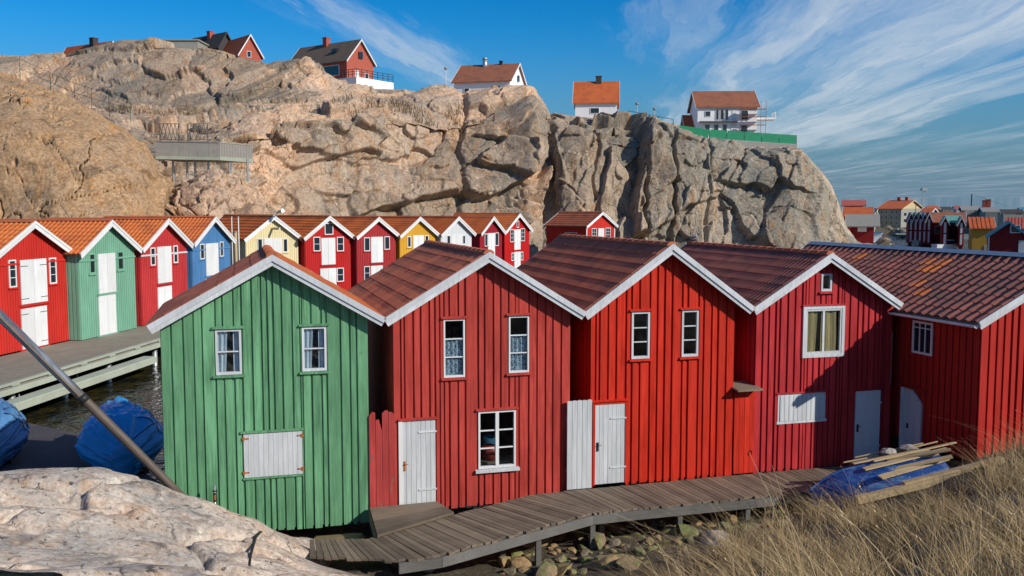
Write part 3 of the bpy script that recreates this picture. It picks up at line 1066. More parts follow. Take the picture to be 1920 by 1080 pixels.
def facade_strips(w_, pitch, holes, roofz, zb, jit=0.0, rnd=None):
    xs = {0.0, w_, w_ / 2}
    n = max(1, round(w_ / pitch))
    for i in range(1, n):
        x = w_ * i / n + (rnd.uniform(-jit, jit) if rnd else 0)
        if all(abs(x - h[k]) > pitch * 0.30 for h in holes for k in (0, 1)) and abs(x - w_ / 2) > pitch * 0.3:
            xs.add(x)
    for h in holes:
        xs.add(max(0, h[0]))
        xs.add(min(w_, h[1]))
    xs = sorted(xs)
    out = []
    for x0, x1 in zip(xs[:-1], xs[1:]):
        if x1 - x0 < 0.012:
            continue
        zt = min(roofz(x0), roofz(x1))
        for lo, hi in cut_intervals(x0, x1, zt, holes, zb):
            out.append((x0, x1, lo, hi, hi == zt))
    return out

def window(parent, rect, nx, ny, frame_mat, depth=0.05, fw=0.035, bar=0.022, curtain=None, casing=None, casing_mat=None, sill=None, glass_mat=None, head=False, y=0.0):
    """window of separate panes: frame, bars, one pane per light, optional curtain, sill and head board"""
    x0, x1, z0, z1 = rect
    f = MB()
    f.box(x0, x0 + fw, y - depth, y + 0.03, z0, z1)
    f.box(x1 - fw, x1, y - depth, y + 0.03, z0, z1)
    f.box(x0 + fw, x1 - fw, y - depth + 0.002, y + 0.03, z0, z0 + fw * 1.25)
    f.box(x0 + fw, x1 - fw, y - depth + 0.002, y + 0.03, z1 - fw, z1)
    win = f.build('window', frame_mat, parent)
    ix0, ix1, iz0, iz1 = x0 + fw, x1 - fw, z0 + fw * 1.25, z1 - fw
    for i in range(1, nx):
        x = ix0 + (ix1 - ix0) * i / nx
        MB().box(x - bar / 2, x + bar / 2, y - depth * 0.7, y + 0.012, iz0, iz1).build('glazing_bar', frame_mat, win)
    for j in range(1, ny):
        z = iz0 + (iz1 - iz0) * j / ny
        MB().box(ix0, ix1, y - depth * 0.7 + 0.003, y + 0.010, z - bar / 2, z + bar / 2).build('glazing_bar', frame_mat, win)
    for i in range(nx):
        for j in range(ny):
            a0, a1 = ix0 + (ix1 - ix0) * i / nx, ix0 + (ix1 - ix0) * (i + 1) / nx
            b0, b1 = iz0 + (iz1 - iz0) * j / ny, iz0 + (iz1 - iz0) * (j + 1) / ny
            MB().box(a0, a1, y - 0.012, y - 0.008, b0, b1).build('pane', glass_mat or M['glass'], win)
    if curtain:
        cm, spans, top = curtain
        for (c0, c1) in spans:
            n = 22
            vs, fs = [], []
            for i in range(n + 1):
                t_ = i / n
                x = ix0 + (ix1 - ix0) * (c0 + (c1 - c0) * t_)
                yy = y + 0.045 + 0.018 * math.sin(t_ * (c1 - c0) * 26) + 0.007 * math.sin(t_ * 51)
                taper = 0.04 * (t_ if c0 > 0.4 else -t_ if c1 < 0.6 else 0)
                vs += [(x + taper, yy, iz0 - 0.02), (x, yy - 0.008, iz0 + (iz1 - iz0) * top + 0.02)]
            fs = [(2 * i, 2 * i + 2, 2 * i + 3, 2 * i + 1) for i in range(n)]
            m_ = MB().add(vs, fs)
            m_.build('curtain', cm, win, True)
    if casing:
        c_ = casing
        m_ = MB()
        m_.box(x0 - c_, x0, y - 0.052, y + 0.005, z0 - c_, z1 + c_)
        m_.box(x1, x1 + c_, y - 0.052, y + 0.005, z0 - c_, z1 + c_)
        m_.box(x0, x1, y - 0.050, y + 0.005, z1, z1 + c_)
        m_.box(x0, x1, y - 0.050, y + 0.005, z0 - c_, z0)
        m_.build('casing', casing_mat, win)
    if head:
        MB().prism([(y - 0.085, z1 + 0.012), (y, z1 + 0.012), (y, z1 + 0.062), (y - 0.085, z1 + 0.040)], 'x', x0 - 0.055, x1 + 0.055).build('head_board', head, win)
    if sill:
        MB().prism([(y - 0.090, z0 - 0.050), (y, z0 - 0.050), (y, z0 - 0.004), (y - 0.090, z0 - 0.016)], 'x', x0 - 0.055, x1 + 0.055).build('sill', sill, win)
    return win

def plank_door(parent, rect, n, mat, frame_mat=None, hinge_side=1, hinge_mat=None, lock=True, name='door', y=-0.03, label=None, rusty=False, straps=(0.2, 0.82)):
    """ledged door of separate boards with strap hinges"""
    x0, x1, z0, z1 = rect
    d = MB().box(x0 + 0.004, x1 - 0.004, y + 0.004, y + 0.03, z0 + 0.004, z1 - 0.004).build(name, mat, parent)
    if label:
        d['label'] = label
    for i in range(n):
        a, b = x0 + (x1 - x0) * i / n, x0 + (x1 - x0) * (i + 1) / n
        MB().box(a + 0.003, b - 0.003, y - 0.016 - random.uniform(0, 0.004), y + 0.004, z0, z1).build('plank', mat, d)
    if frame_mat:
        f = 0.055
        m_ = MB()
        m_.box(x0 - f, x0, y - 0.03, y + 0.03, z0 - 0.02, z1 + f)
        m_.box(x1, x1 + f, y - 0.03, y + 0.03, z0 - 0.02, z1 + f)
        m_.box(x0, x1, y - 0.028, y + 0.03, z1, z1 + f)
        m_.build('door_frame', frame_mat, d)
    hm = hinge_mat or mat
    for k in straps:
        z = z0 + (z1 - z0) * k
        if hinge_side > 0:
            MB().box(x1 - (x1 - x0) * 0.50, x1 + 0.02, y - 0.034, y - 0.014, z - 0.016, z + 0.016).build('strap_hinge', hm, d)
        elif hinge_side < 0:
            MB().box(x0 - 0.02, x0 + (x1 - x0) * 0.50, y - 0.034, y - 0.014, z - 0.016, z + 0.016).build('strap_hinge', hm, d)
    if lock:
        lx = x0 + 0.06 if hinge_side > 0 else x1 - 0.06
        m_ = MB().box(lx - 0.022, lx + 0.022, y - 0.036, y - 0.014, z0 + 0.42 * (z1 - z0), z0 + 0.53 * (z1 - z0))
        m_.tube([(lx, y - 0.03, z0 + 0.50 * (z1 - z0)), (lx, y - 0.07, z0 + 0.50 * (z1 - z0)), (lx + 0.07 * hinge_side, y - 0.07, z0 + 0.50 * (z1 - z0))], 0.008, 6)
        m_.build('lock', M['rust'] if rusty else M['iron'], d)
    return d

def tile_slope(roof, L, apex, eave, y0, tw, rows, tile, side, cap=300, jitter=0.006, special=None, seed=1):
    """tiles of one slope; side -1 is the left slope"""
    rnd = random.Random(seed)
    ax, az = apex
    ex, ez = eave
    dx, dz = ex - ax, ez - az
    S = math.hypot(dx, dz)
    dn = Vector((dx / S, 0, dz / S))
    nm = Vector((-dn.z, 0, dn.x)) if dn.x > 0 else Vector((dn.z, 0, -dn.x))
    xa = dn.cross(nm)
    n = max(1, int(round(L / tw)))
    pitch = S / rows
    k = 0
    for j in range(rows):
        for i in range(n):
            if k >= cap:
                return
            y = y0 + L * i / n + (0 if side < 0 else L / n)
            loc = Vector((ax, y, az)) + dn * (pitch * j + rnd.uniform(-jitter, jitter)) + nm * (0.006 + rnd.uniform(0, jitter))
            me = tile
            if special and special(i, j, n):
                me = special.mesh
            o = bpy.data.objects.new('tile', me)
            COL.objects.link(o)
            o.parent = roof
            mt = Matrix((xa, dn, nm)).transposed().to_4x4()
            mt.translation = loc
            o.matrix_local = mt @ Matrix.Rotation(rnd.uniform(-0.006, 0.006), 4, 'Z')
            k += 1

def tile_stuff(roof, L, apex, eave, y0, tw, rows, mat, kind='pan', name='tiles'):
    """the same tiles, too small or hidden to pick apart, in one mesh"""
    ax, az = apex
    ex, ez = eave
    S = math.hypot(ex - ax, ez - az)
    dn = np.array([(ex - ax) / S, 0, (ez - az) / S])
    nm = np.array([-dn[2], 0, dn[0]]) if dn[0] > 0 else np.array([dn[2], 0, -dn[0]])
    n = int(round(L / tw))
    pp = 5
    ys = np.linspace(0, L, n * pp + 1)
    ph = ys / (L / n) * 2 * math.pi
    h = 0.026 * (np.sin(ph) + 0.35 * np.sin(2 * ph)) if kind == 'pan' else 0.020 * np.maximum(0, np.sin(2 * ph)) ** 0.8
    V, F = [], []
    pitch = S / rows
    nc = len(ys)
    for j in range(rows):
        base = len(V) * nc
        for (t_, dz) in ((pitch * j, 0.006), (pitch * (j + 1) + 0.02, 0.028), (pitch * (j + 1) + 0.02, 0.006)):
            hh = h + dz + 0.012
            P = np.array([ax, 0, az])[None, :] + dn[None, :] * t_ + nm[None, :] * hh[:, None]
            P[:, 1] = y0 + ys
            V.append(P)
        for r_ in range(2):
            i = base + r_ * nc + np.arange(nc - 1)
            F.append(np.stack([i, i + 1, i + nc + 1, i + nc], -1))
    me = np_mesh(name, np.concatenate(V), np.concatenate(F), mat)
    o = link(name, me, roof)
    o['kind'] = 'stuff'
    return o

def roof_parts(house, w_, L, xl, xr, ax, za, ze, oh, back_oh, rake_mat, tiles, th=0.07, rw=0.17, soffit=None, caps=True, trim=True, ridge_mat=None, ridge_l=0.36, plain_ridge=None):
    """sloping slabs, bargeboards with trim, tiles and ridge"""
    y0, y1 = -oh, L + back_oh
    sm = soffit or M['underroof']
    slab = MB()
    for ex in (xl, xr):
        dx, dz = ex - ax, ze - za
        S = math.hypot(dx, dz)
        nx_, nz_ = (dz / S, -dx / S) if dx < 0 else (-dz / S, dx / S)
        a_, b_ = (ax, za), (ex, ze)
        poly = [a_, b_, (ex - nx_ * th, ze - nz_ * th), (ax, za - th / abs(nz_))]
        slab.prism(poly if dx < 0 else poly[::-1], 'y', y0 + 0.03, y1 - 0.03)
    roof = slab.build('roof', sm, house)
    for ex in (xl, xr):
        dx, dz = ex - ax, ze - za
        S = math.hypot(dx, dz)
        nx_, nz_ = (dz / S, -dx / S) if dx < 0 else (-dz / S, dx / S)
        for yy in ((y0 - 0.03, y0 + 0.0), (y1, y1 + 0.03)):
            e = 0.03
            tipx, tipz = ex + dx / S * e, ze + dz / S * e
            up = 0.03
            poly = [(ax, za + up / abs(nz_)), (tipx + nx_ * up, tipz + nz_ * up), (tipx - nx_ * (rw - up), tipz - nz_ * (rw - up)), (ax, za - (rw - up) / abs(nz_))]
            MB().prism(poly if dx < 0 else poly[::-1], 'y', *yy).build('bargeboard', rake_mat, house)
            if trim:
                yt = (yy[0] - 0.028, yy[0] - 0.001) if yy[0] < 0 else (yy[1] + 0.001, yy[1] + 0.028)
                u2, l2 = 0.045, 0.062
                poly = [(ax, za + u2 / abs(nz_)), (tipx + nx_ * u2, tipz + nz_ * u2), (tipx - nx_ * l2, tipz - nz_ * l2), (ax, za - l2 / abs(nz_))]
                MB().prism(poly if dx < 0 else poly[::-1], 'y', *yt).build('bargeboard_trim', rake_mat, house)
    tiles(roof, y1 - y0, (ax, za), (xl, ze), (xr, ze), y0)
    if caps:
        n = int((y1 - y0) / ridge_l)
        l_ = (y1 - y0) / n
        me = ridge_mesh('ridge_tile', l_, 0.115, ridge_mat or M['ridge'])
        for i in range(n):
            o = link('ridge_tile', me, roof)
            o.location = (ax, y0 + i * l_, za + 0.005)
    elif plain_ridge:
        vs = []
        MB().prism([(ax - 0.14, za + 0.0), (ax, za + 0.09), (ax + 0.14, za + 0.0), (ax, za + 0.05)], 'y', y0 - 0.02, y1 + 0.02).build('ridge_cap', plain_ridge, roof)
    return roof

def big_house(name, label, group, a0, b0, w_, L, zb, roofdef, mat, holes_px, pitch=0.185, oh=0.25, seed=0, rake_mat=None, tiles=None, side_planks='L', foot=None, caps=True, plain_ridge=None, gap=0.015):
    """boathouse of the front row with every facade board a piece of its own"""
    o_ = row(a0, b0)
    h = empty(name, (o_[0], o_[1], zb), PHI)
    tag(h, label, 'boathouse', group)
    fc = Face(o_[:2], PHI, zb)
    xl, xr, ax, za, ze = roofdef
    xl, xr, ax, za, ze = xl - a0, xr - a0, ax - a0, za - zb, ze - zb
    holes = [fc.rect(r) for r in holes_px]
    def rz(x):
        if x < ax:
            return za + (x - ax) / (xl - ax) * (ze - za) - 0.10
        return za + (x - ax) / (xr - ax) * (ze - za) - 0.10
    rnd = random.Random(seed)
    # sheathing behind the boards, with the openings left out
    wl = MB()
    for x0, x1, lo, hi, top in facade_strips(w_, pitch, holes, rz, 0.0):
        zt0, zt1 = (rz(x0), rz(x1)) if top else (hi, hi)
        wl.prism([(x0, lo), (x1, lo), (x1, zt1), (x0, zt0)], 'y', 0.0, 0.05)
    zsl, zsr = rz(0), rz(w_)
    wl.box(0, 0.05, 0.05, L, 0, zsl)
    wl.box(w_ - 0.05, w_, 0.05, L, 0, zsr)
    wl.prism([(0.05, 0), (w_ - 0.05, 0), (w_ - 0.05, rz(w_ - 0.05)), (ax, rz(ax)), (0.05, rz(0.05))], 'y', L - 0.05, L)
    wl.box(0.06, w_ - 0.06, 0.06, L - 0.06, 0.02, 0.06)
    wall = wl.build('wall', mat, h)
    for x0, x1, lo, hi, top in facade_strips(w_, pitch, holes, rz, 0.0, 0.024, rnd):
        g = gap + rnd.uniform(0, 0.016)
        a, b = x0 + g, x1 - g
        if x1 - x0 < 0.08:
            a, b = x0 + 0.003, x1 - 0.003
        if x0 < 0.01:
            a = x0 - 0.012
        if x1 > w_ - 0.01:
            b = x1 + 0.012
        zl_ = lo - (0.02 + rnd.uniform(0, 0.035) if lo < 0.01 else 0)
        zt0, zt1 = (rz(a), rz(b)) if top else (hi, hi)
        yo = -0.030 - rnd.uniform(0, 0.006)
        MB().prism([(a, zl_), (b, zl_), (b, zt1), (a, zt0)], 'y', yo, -0.0005).build('plank', mat, wall)
    # side walls: boards in the narrow gaps
    sd_ = MB()
    for side, x_in, x_out, zt in (('L', -0.0005, -0.024, zsl), ('R', w_ + 0.0005, w_ + 0.024, zsr)):
        if side in side_planks:
            n = int(L / 0.19)
            for i in range(n):
                y = L * i / n
                if side_planks == 'LL' and side == 'L':
                    MB().box(x_out, x_in, y + 0.02, y + L / n - 0.02, -0.03, zt).build('plank', mat, wall)
                else:
                    sd_.box(min(x_in, x_out), max(x_in, x_out), y + 0.02, y + L / n - 0.02, -0.03, zt)
    if sd_.v:
        s_ = sd_.build('side_boards', mat, h)
        s_['kind'] = 'stuff'
    roof_parts(h, w_, L, xl, xr, ax, za, ze, oh, 0.22, rake_mat or M['rake'], tiles, caps=caps, plain_ridge=plain_ridge)
    return h, fc, holes

T_DBL = tile_mesh('double_roll_tile', 0.30, 0.40, 'double', M['clay_brown'])
T_OLD = tile_mesh('pantile', 0.26, 0.38, 'pan', M['clay_old'])
T_OLD_OR = tile_mesh('replacement_pantile', 0.26, 0.38, 'pan', M['clay_orange1'])
T_DBL_OLD = tile_mesh('old_double_roll_tile', 0.30, 0.40, 'double', M['clay_old'])

class Swap:
    def __init__(self, mesh, pairs):
        self.mesh, self.pairs = mesh, pairs
    def __call__(self, i, j, n):
        return (i, j) in self.pairs

def tiles_left(tile, tw, rows, mat, kind, special=None, seed=1):
    def f(roof, L, ap, el, er, y0):
        tile_slope(roof, L, ap, el, y0, tw, rows, tile, -1, special=special, seed=seed)
        tile_stuff(roof, L, ap, er, y0, tw, rows, mat, kind)
    return f

def tiles_plain(tw, rows, mat, kind='pan', mat_r=None):
    def f(roof, L, ap, el, er, y0):
        tile_stuff(roof, L, ap, el, y0, tw, rows, mat, kind)
        tile_stuff(roof, L, ap, er, y0, tw, rows, mat_r or mat, kind)
    return f

FR = 'front row of boathouses along the boardwalk'
B0 = 18.3
# --- green boathouse
h1, f1, ho = big_house('boathouse', 'green board-and-batten boathouse nearest the pale foreground rock', FR, -1.50, B0, 3.80, 3.75, 0.80, (-1.68, 2.60, 0.515, 6.12, 4.88), M['green'],
                       [(404, 617, 453, 702), (566, 612, 612, 695), (457, 809, 567, 891)], seed=1, tiles=tiles_left(T_DBL, 0.30, 7, M['clay_orange1'], 'double', seed=1))
for r in ho[:2]:
    window(h1, r, 1, 2, M['white_worn'], 0.045, 0.042, 0.022, (M['curtain'], ((0.0, 0.46), (0.72, 1.0)), 1.0), sill=M['green'], head=M['green'])
sx0, sx1, sz0, sz1 = ho[2]
xm_ = (sx0 + sx1) / 2
for k, (a, b) in enumerate(((sx0, xm_), (xm_, sx1))):
    sh = MB().box(a + 0.004, b - 0.004, -0.028, 0.012, sz0 + 0.004, sz1 - 0.004).build('shutter', M['white_worn'], h1)
    for i in range(6):
        p0, p1 = a + (b - a) * i / 6, a + (b - a) * (i + 1) / 6
        MB().box(p0 + 0.002, p1 - 0.002, -0.044 - random.uniform(0, 0.003), -0.026, sz0, sz1).build('plank', M['white_worn'], sh)
    for z in (sz0 + 0.1, sz1 - 0.1):
        hx = a if k == 0 else b
        m_ = MB().box(hx - 0.035 if k == 0 else hx - 0.10, hx + 0.10 if k == 0 else hx + 0.035, -0.054, -0.040, z - 0.013, z + 0.013)
        m_.box(hx - 0.018, hx + 0.018, -0.060, -0.034, z - 0.035, z + 0.035)
        tag(m_.build('strap_hinge', M['rust'], sh), 'rusty shutter hinge')
MB().box(sx0 - 0.05, sx1 + 0.03, -0.075, 0.0, sz1 + 0.004, sz1 + 0.045).build('head_board', M['green'], h1)
MB().box(sx0 - 0.02, sx1 + 0.02, -0.065, 0.0, sz0 - 0.040, sz0 - 0.006).build('sill', M['green'], h1)

# --- rust red boathouse
h2, f2, ho = big_house('boathouse', 'rust red boathouse with lace curtains and a white door beside the green one', FR, 2.83, B0, 3.70, 6.0, 0.95, (2.64, 6.76, 4.73, 6.12, 4.87), M['red_a'],
                       [(831, 598, 871, 707), (953, 592, 991, 698), (896, 769, 966, 876), (752, 787, 816, 946)], seed=2, tiles=tiles_left(T_DBL, 0.30, 7, M['clay_brown'], 'double', seed=2))
for r in ho[:2]:
    window(h2, r, 1, 3, M['white'], 0.045, 0.034, 0.022, (M['lace'], ((0.0, 1.0),), 0.66), sill=M['red_a'], head=M['red_a'])
wn = window(h2, ho[2], 2, 3, M['white'], 0.05, 0.040, 0.024, None, head=M['red_a'])
r = ho[2]
MB().box((r[0] + r[1]) / 2 - 0.035, (r[0] + r[1]) / 2 + 0.035, -0.055, 0.01, r[2] + 0.05, r[3] - 0.04).build('mullion', M['white'], wn)
MB().prism([(-0.11, r[2] - 0.075), (0, r[2] - 0.075), (0, r[2] - 0.003), (-0.11, r[2] - 0.022)], 'x', r[0] - 0.07, r[1] + 0.07).build('sill', M['white_worn'], wn)
plank_door(h2, ho[3], 7, M['white_worn'], None, 1, M['white_worn'], rusty=True, straps=(0.18, 0.86))
MB().prism([(-0.09, ho[3][3] + 0.01), (0, ho[3][3] + 0.01), (0, ho[3][3] + 0.055), (-0.09, ho[3][3] + 0.035)], 'x', ho[3][0] - 0.06, ho[3][1] + 0.06).build('head_board', M['red_a'], h2)
MB().box(ho[3][0] - 0.055, ho[3][0] + 0.03, -0.066, 0.0, ho[3][2], ho[3][3]).build('door_post', M['white'], h2)

# --- bright red boathouse
h3, f3, ho = big_house('boathouse', 'bright red boathouse with two narrow windows and a white padlocked door', FR, 7.02, B0, 3.36, 6.7, 1.12, (6.79, 10.69, 8.75, 6.24, 4.86), M['red_b'],
                       [(1183, 584, 1217, 672), (1277, 581, 1308, 668), (1114, 757, 1170, 905)], seed=3, gap=0.021, tiles=tiles_left(T_DBL, 0.30, 7, M['clay_brown'], 'double', seed=3))
for r in ho[:2]:
    window(h3, r, 1, 3, M['white_worn'], 0.045, 0.045, 0.024, None, sill=M['red_b'], head=M['red_b'])
plank_door(h3, ho[2], 7, M['white_worn'], M['red_b'], 1, M['white_worn'], rusty=False)
MB().prism([(-0.09, ho[2][3] + 0.06), (0, ho[2][3] + 0.06), (0, ho[2][3] + 0.10), (-0.09, ho[2][3] + 0.08)], 'x', ho[2][0] - 0.1, ho[2][1] + 0.08).build('head_board', M['red_b'], h3)

# --- crimson boathouse, half in the shade of the next one
h4, f4, ho = big_house('boathouse', 'crimson boathouse half in shadow with tan curtains and a white shutter', FR, 10.95, B0, 3.55, 6.4, 1.12, (10.74, 14.54, 12.65, 6.0, 4.84), M['red_c'],
                       [(1538, 513, 1558, 546), (1509, 579, 1576, 663), (1457, 737, 1546, 791), (1601, 732, 1647, 862)], seed=4, pitch=0.165, gap=0.018, tiles=tiles_left(T_DBL_OLD, 0.30, 7, M['clay_old'], 'double', seed=4))
window(h4, ho[0], 1, 1, M['white_worn'], 0.045, 0.045, sill=M['red_c'])
wn = window(h4, ho[1], 2, 1, M['white_worn'], 0.04, 0.045, 0.05, (M['tan'], ((0.0, 0.36), (0.46, 0.92)), 1.0), casing=0.075, casing_mat=M['white_worn'])
MB().box(ho[1][0] - 0.11, ho[1][1] + 0.11, -0.07, 0, ho[1][3] + 0.077, ho[1][3] + 0.11).build('head_board', M['red_c'], wn)
sh = MB().box(ho[2][0], ho[2][1], -0.030, 0.010, ho[2][2], ho[2][3]).build('shutter', M['white_worn'], h4)
for i in range(10):
    p0, p1 = ho[2][0] + 0.05 + (ho[2][1] - ho[2][0] - 0.1) * i / 10, ho[2][0] + 0.05 + (ho[2][1] - ho[2][0] - 0.1) * (i + 1) / 10
    MB().box(p0 + 0.005, p1 - 0.005, -0.046, -0.029, ho[2][2] + 0.05, ho[2][3] - 0.03).build('plank', M['white_worn'], sh)
MB().box(ho[2][0] - 0.03, ho[2][1] + 0.03, -0.05, -0.028, ho[2][2] - 0.01, ho[2][2] + 0.045).build('rail', M['white_worn'], sh)
MB().box(ho[2][0] - 0.05, ho[2][1] + 0.05, -0.06, 0, ho[2][3] + 0.005, ho[2][3] + 0.04).build('head_board', M['red_c'], h4)
d4 = plank_door(h4, ho[3], 1, M['white'], None, 1, M['white'], name='door')
MB().box(ho[3][0] - 0.05, ho[3][1] + 0.05, -0.06, 0, ho[3][3] + 0.004, ho[3][3] + 0.04).build('head_board', M['red_c'], h4)

# --- projecting dark red boathouse at the right edge
orange_tiles = {(12, 2), (12, 1), (13, 2), (11, 4), (14, 1), (9, 5), (24, 1)}
h5, f5, ho = big_house('boathouse', 'dark red boathouse with mossy pantile roof cut by the right edge', FR, 14.80, 15.85, 4.4, 9.2, 1.70, (14.50, 19.5, 17.0, 5.95, 4.69), M['red_d'],
                       [], seed=5, gap=0.024, tiles=tiles_left(T_OLD, 0.27, 8, M['clay_old'], 'pan', special=Swap(T_OLD_OR, orange_tiles), seed=5), side_planks='LL', caps=False, plain_ridge=M['zinc'])
# its side window, in a frame set into the long wall
def side_uv(px, py):
    p_ = hit(px, py, U, row(14.80, 0))
    return float(p_ @ D) - 15.85, float(p_[2]) - 1.70
(ya, za_), (yb, zb_) = side_uv(1715, 600), side_uv(1750, 668)
y_lo, y_hi, z_lo, z_hi = min(ya, yb), max(ya, yb), min(za_, zb_), max(za_, zb_)
sw = MB()
sw.box(-0.055, -0.02, y_lo, y_lo + 0.05, z_lo, z_hi).box(-0.055, -0.02, y_hi - 0.05, y_hi, z_lo, z_hi)
sw.box(-0.054, -0.02, y_lo + 0.05, y_hi - 0.05, z_lo, z_lo + 0.05).box(-0.054, -0.02, y_lo + 0.05, y_hi - 0.05, z_hi - 0.05, z_hi)
sww = sw.build('window', M['white'], h5)
for k in (1, 2):
    y = y_lo + (y_hi - y_lo) * (0.08 + 0.84 * k / 3)
    MB().box(-0.050, -0.03, y - 0.014, y + 0.014, z_lo + 0.05, z_hi - 0.05).build('glazing_bar', M['white'], sww)
zt_ = z_lo + (z_hi - z_lo) * 0.80
MB().box(-0.052, -0.028, y_lo + 0.05, y_hi - 0.05, zt_ - 0.012, zt_ + 0.012).build('glazing_bar', M['white'], sww)
for k in range(3):
    y0_, y1_ = y_lo + 0.05 + (y_hi - y_lo - 0.1) * k / 3, y_lo + 0.05 + (y_hi - y_lo - 0.1) * (k + 1) / 3
    for z0_, z1_ in ((z_lo + 0.05, zt_), (zt_, z_hi - 0.05)):
        MB().box(-0.034, -0.0265, y0_, y1_, z0_, z1_).build('pane', M['pane_far'], sww)
# gutter and downpipe on the eave above that wall
gt = MB()
gut = [(-0.36 + 0.055 * math.cos(a), -0.06 + 0.055 * math.sin(a)) for a in np.linspace(math.pi, 2 * math.pi, 7)]
gut2 = [(-0.36 + 0.045 * math.cos(a), -0.055 + 0.045 * math.sin(a)) for a in np.linspace(2 * math.pi, math.pi, 7)]
ze5 = 4.69 - 1.70
gt.prism([(x, z + ze5) for x, z in gut + gut2], 'y', -0.25, 2.75)
gut_o = gt.build('gutter', M['pvc'], h5)
MB().tube([(-0.36, 2.70, ze5 - 0.10), (-0.36, 2.70, ze5 - 0.22), (-0.16, 2.70, ze5 - 0.40), (-0.10, 2.70, ze5 - 0.6), (-0.10, 2.70, 0.2)], 0.045, 10).build('downpipe', M['pvc'], gut_o, True)

# a door in the long wall of the dark red boathouse, standing open into the passage
(ya, za_), (yb, zb_) = side_uv(1733, 735), side_uv(1692, 858)
y_lo, y_hi = min(ya, yb), max(ya, yb)
z_lo, z_hi = min(za_, zb_), max(za_, zb_)
d5 = MB().prism([(y_lo, z_lo), (y_hi, z_lo), (y_hi, z_hi), (y_lo + 0.30, z_hi), (y_lo, z_hi - 0.28)], 'x', -0.075, -0.028).build('door', M['white_worn'], h5)
tag(d5, 'bluish white side door with a cut corner')
MB().box(-0.10, -0.028, y_hi - 0.10, y_hi + 0.02, z_lo, z_hi + 0.02).build('door_post', M['white_worn'], d5)
MB().box(-0.085, -0.074, y_hi - 0.25, y_hi - 0.19, z_lo + 0.45 * (z_hi - z_lo), z_lo + 0.52 * (z_hi - z_lo)).build('lock', M['iron'], d5)
MB().prism([(-0.12, z_hi + 0.05), (-0.025, z_hi + 0.09), (-0.025, z_hi + 0.05), (-0.12, z_hi + 0.02)], 'y', y_lo - 0.15, y_hi + 0.2).build('head_board', M['red_d'], d5)

def gap_thing(name, label, cat, a0, a1, b, z0, tops, mat, n, parent_mat=None, rail=True):
    """boards closing the gap between two boathouses"""
    o_ = row(a0, b)
    g = empty(name, (o_[0], o_[1], z0), PHI)
    tag(g, label, cat)
    for i in range(n):
        x0, x1 = (a1 - a0) * i / n, (a1 - a0) * (i + 1) / n
        t0, t1 = tops[i]
        MB().prism([(x0 + 0.004, 0), (x1 - 0.004, 0), (x1 - 0.004, t1 - z0), ((x0 + x1) / 2, max(t0, t1) - z0 + random.uniform(0, 0.03)), (x0 + 0.004, t0 - z0)], 'y', -0.03 - random.uniform(0, 0.008), 0).build('plank', mat, g)
    if rail:
        MB().box(0.01, a1 - a0 - 0.01, 0.002, 0.05, 0.35, 0.45).build('rail', mat, g)
        MB().box(0.01, a1 - a0 - 0.01, 0.002, 0.05, 1.45, 1.55).build('rail', mat, g)
    return g

gap_thing('board_gate', 'weathered red board gate with broken tops between green and rust red boathouses', 'gate', 2.31, 2.83, 18.26, 0.98, [(2.93, 2.99), (2.84, 2.62), (2.98, 3.02), (2.99, 2.93)], M['red_gate'], 4)
gap_thing('gap_door', 'narrow white board door filling the gap left of the bright red boathouse', 'door', 6.45, 7.01, 18.20, 1.11, [(3.0, 3.0)] * 5, M['white_worn'], 5)
g_ = gap_thing('gap_door', 'red board door below the mossy ledge between two red boathouses', 'door', 10.42, 10.93, 18.28, 1.11, [(2.98, 2.98)] * 4, M['red_b'], 4)
MB().tube([(0.42, -0.03, 0.5), (0.42, -0.09, 0.5), (0.42, -0.09, 0.44)], 0.014, 8).build('handle', M['iron'], g_)
lg = MB().prism([(-0.22, 0.0), (0.5, 0.06), (0.5, 0.11), (-0.22, 0.04)], 'x', 0, 0.62)
q_ = row(10.36, 18.22, 3.02)
lo_ = lg.build('ledge_board', M['deck'])
lo_.location = q_
lo_.rotation_euler = (0, 0, PHI)
tag(lo_, 'mossy grey ledge board wedged between the bright red and crimson boathouses', 'ledge')
gap_thing('passage_door', 'dark red plank door in the shaded passage right of the crimson boathouse', 'door', 14.52, 14.78, 18.5, 1.10, [(2.85, 2.85)] * 2, M['red_d'], 2)

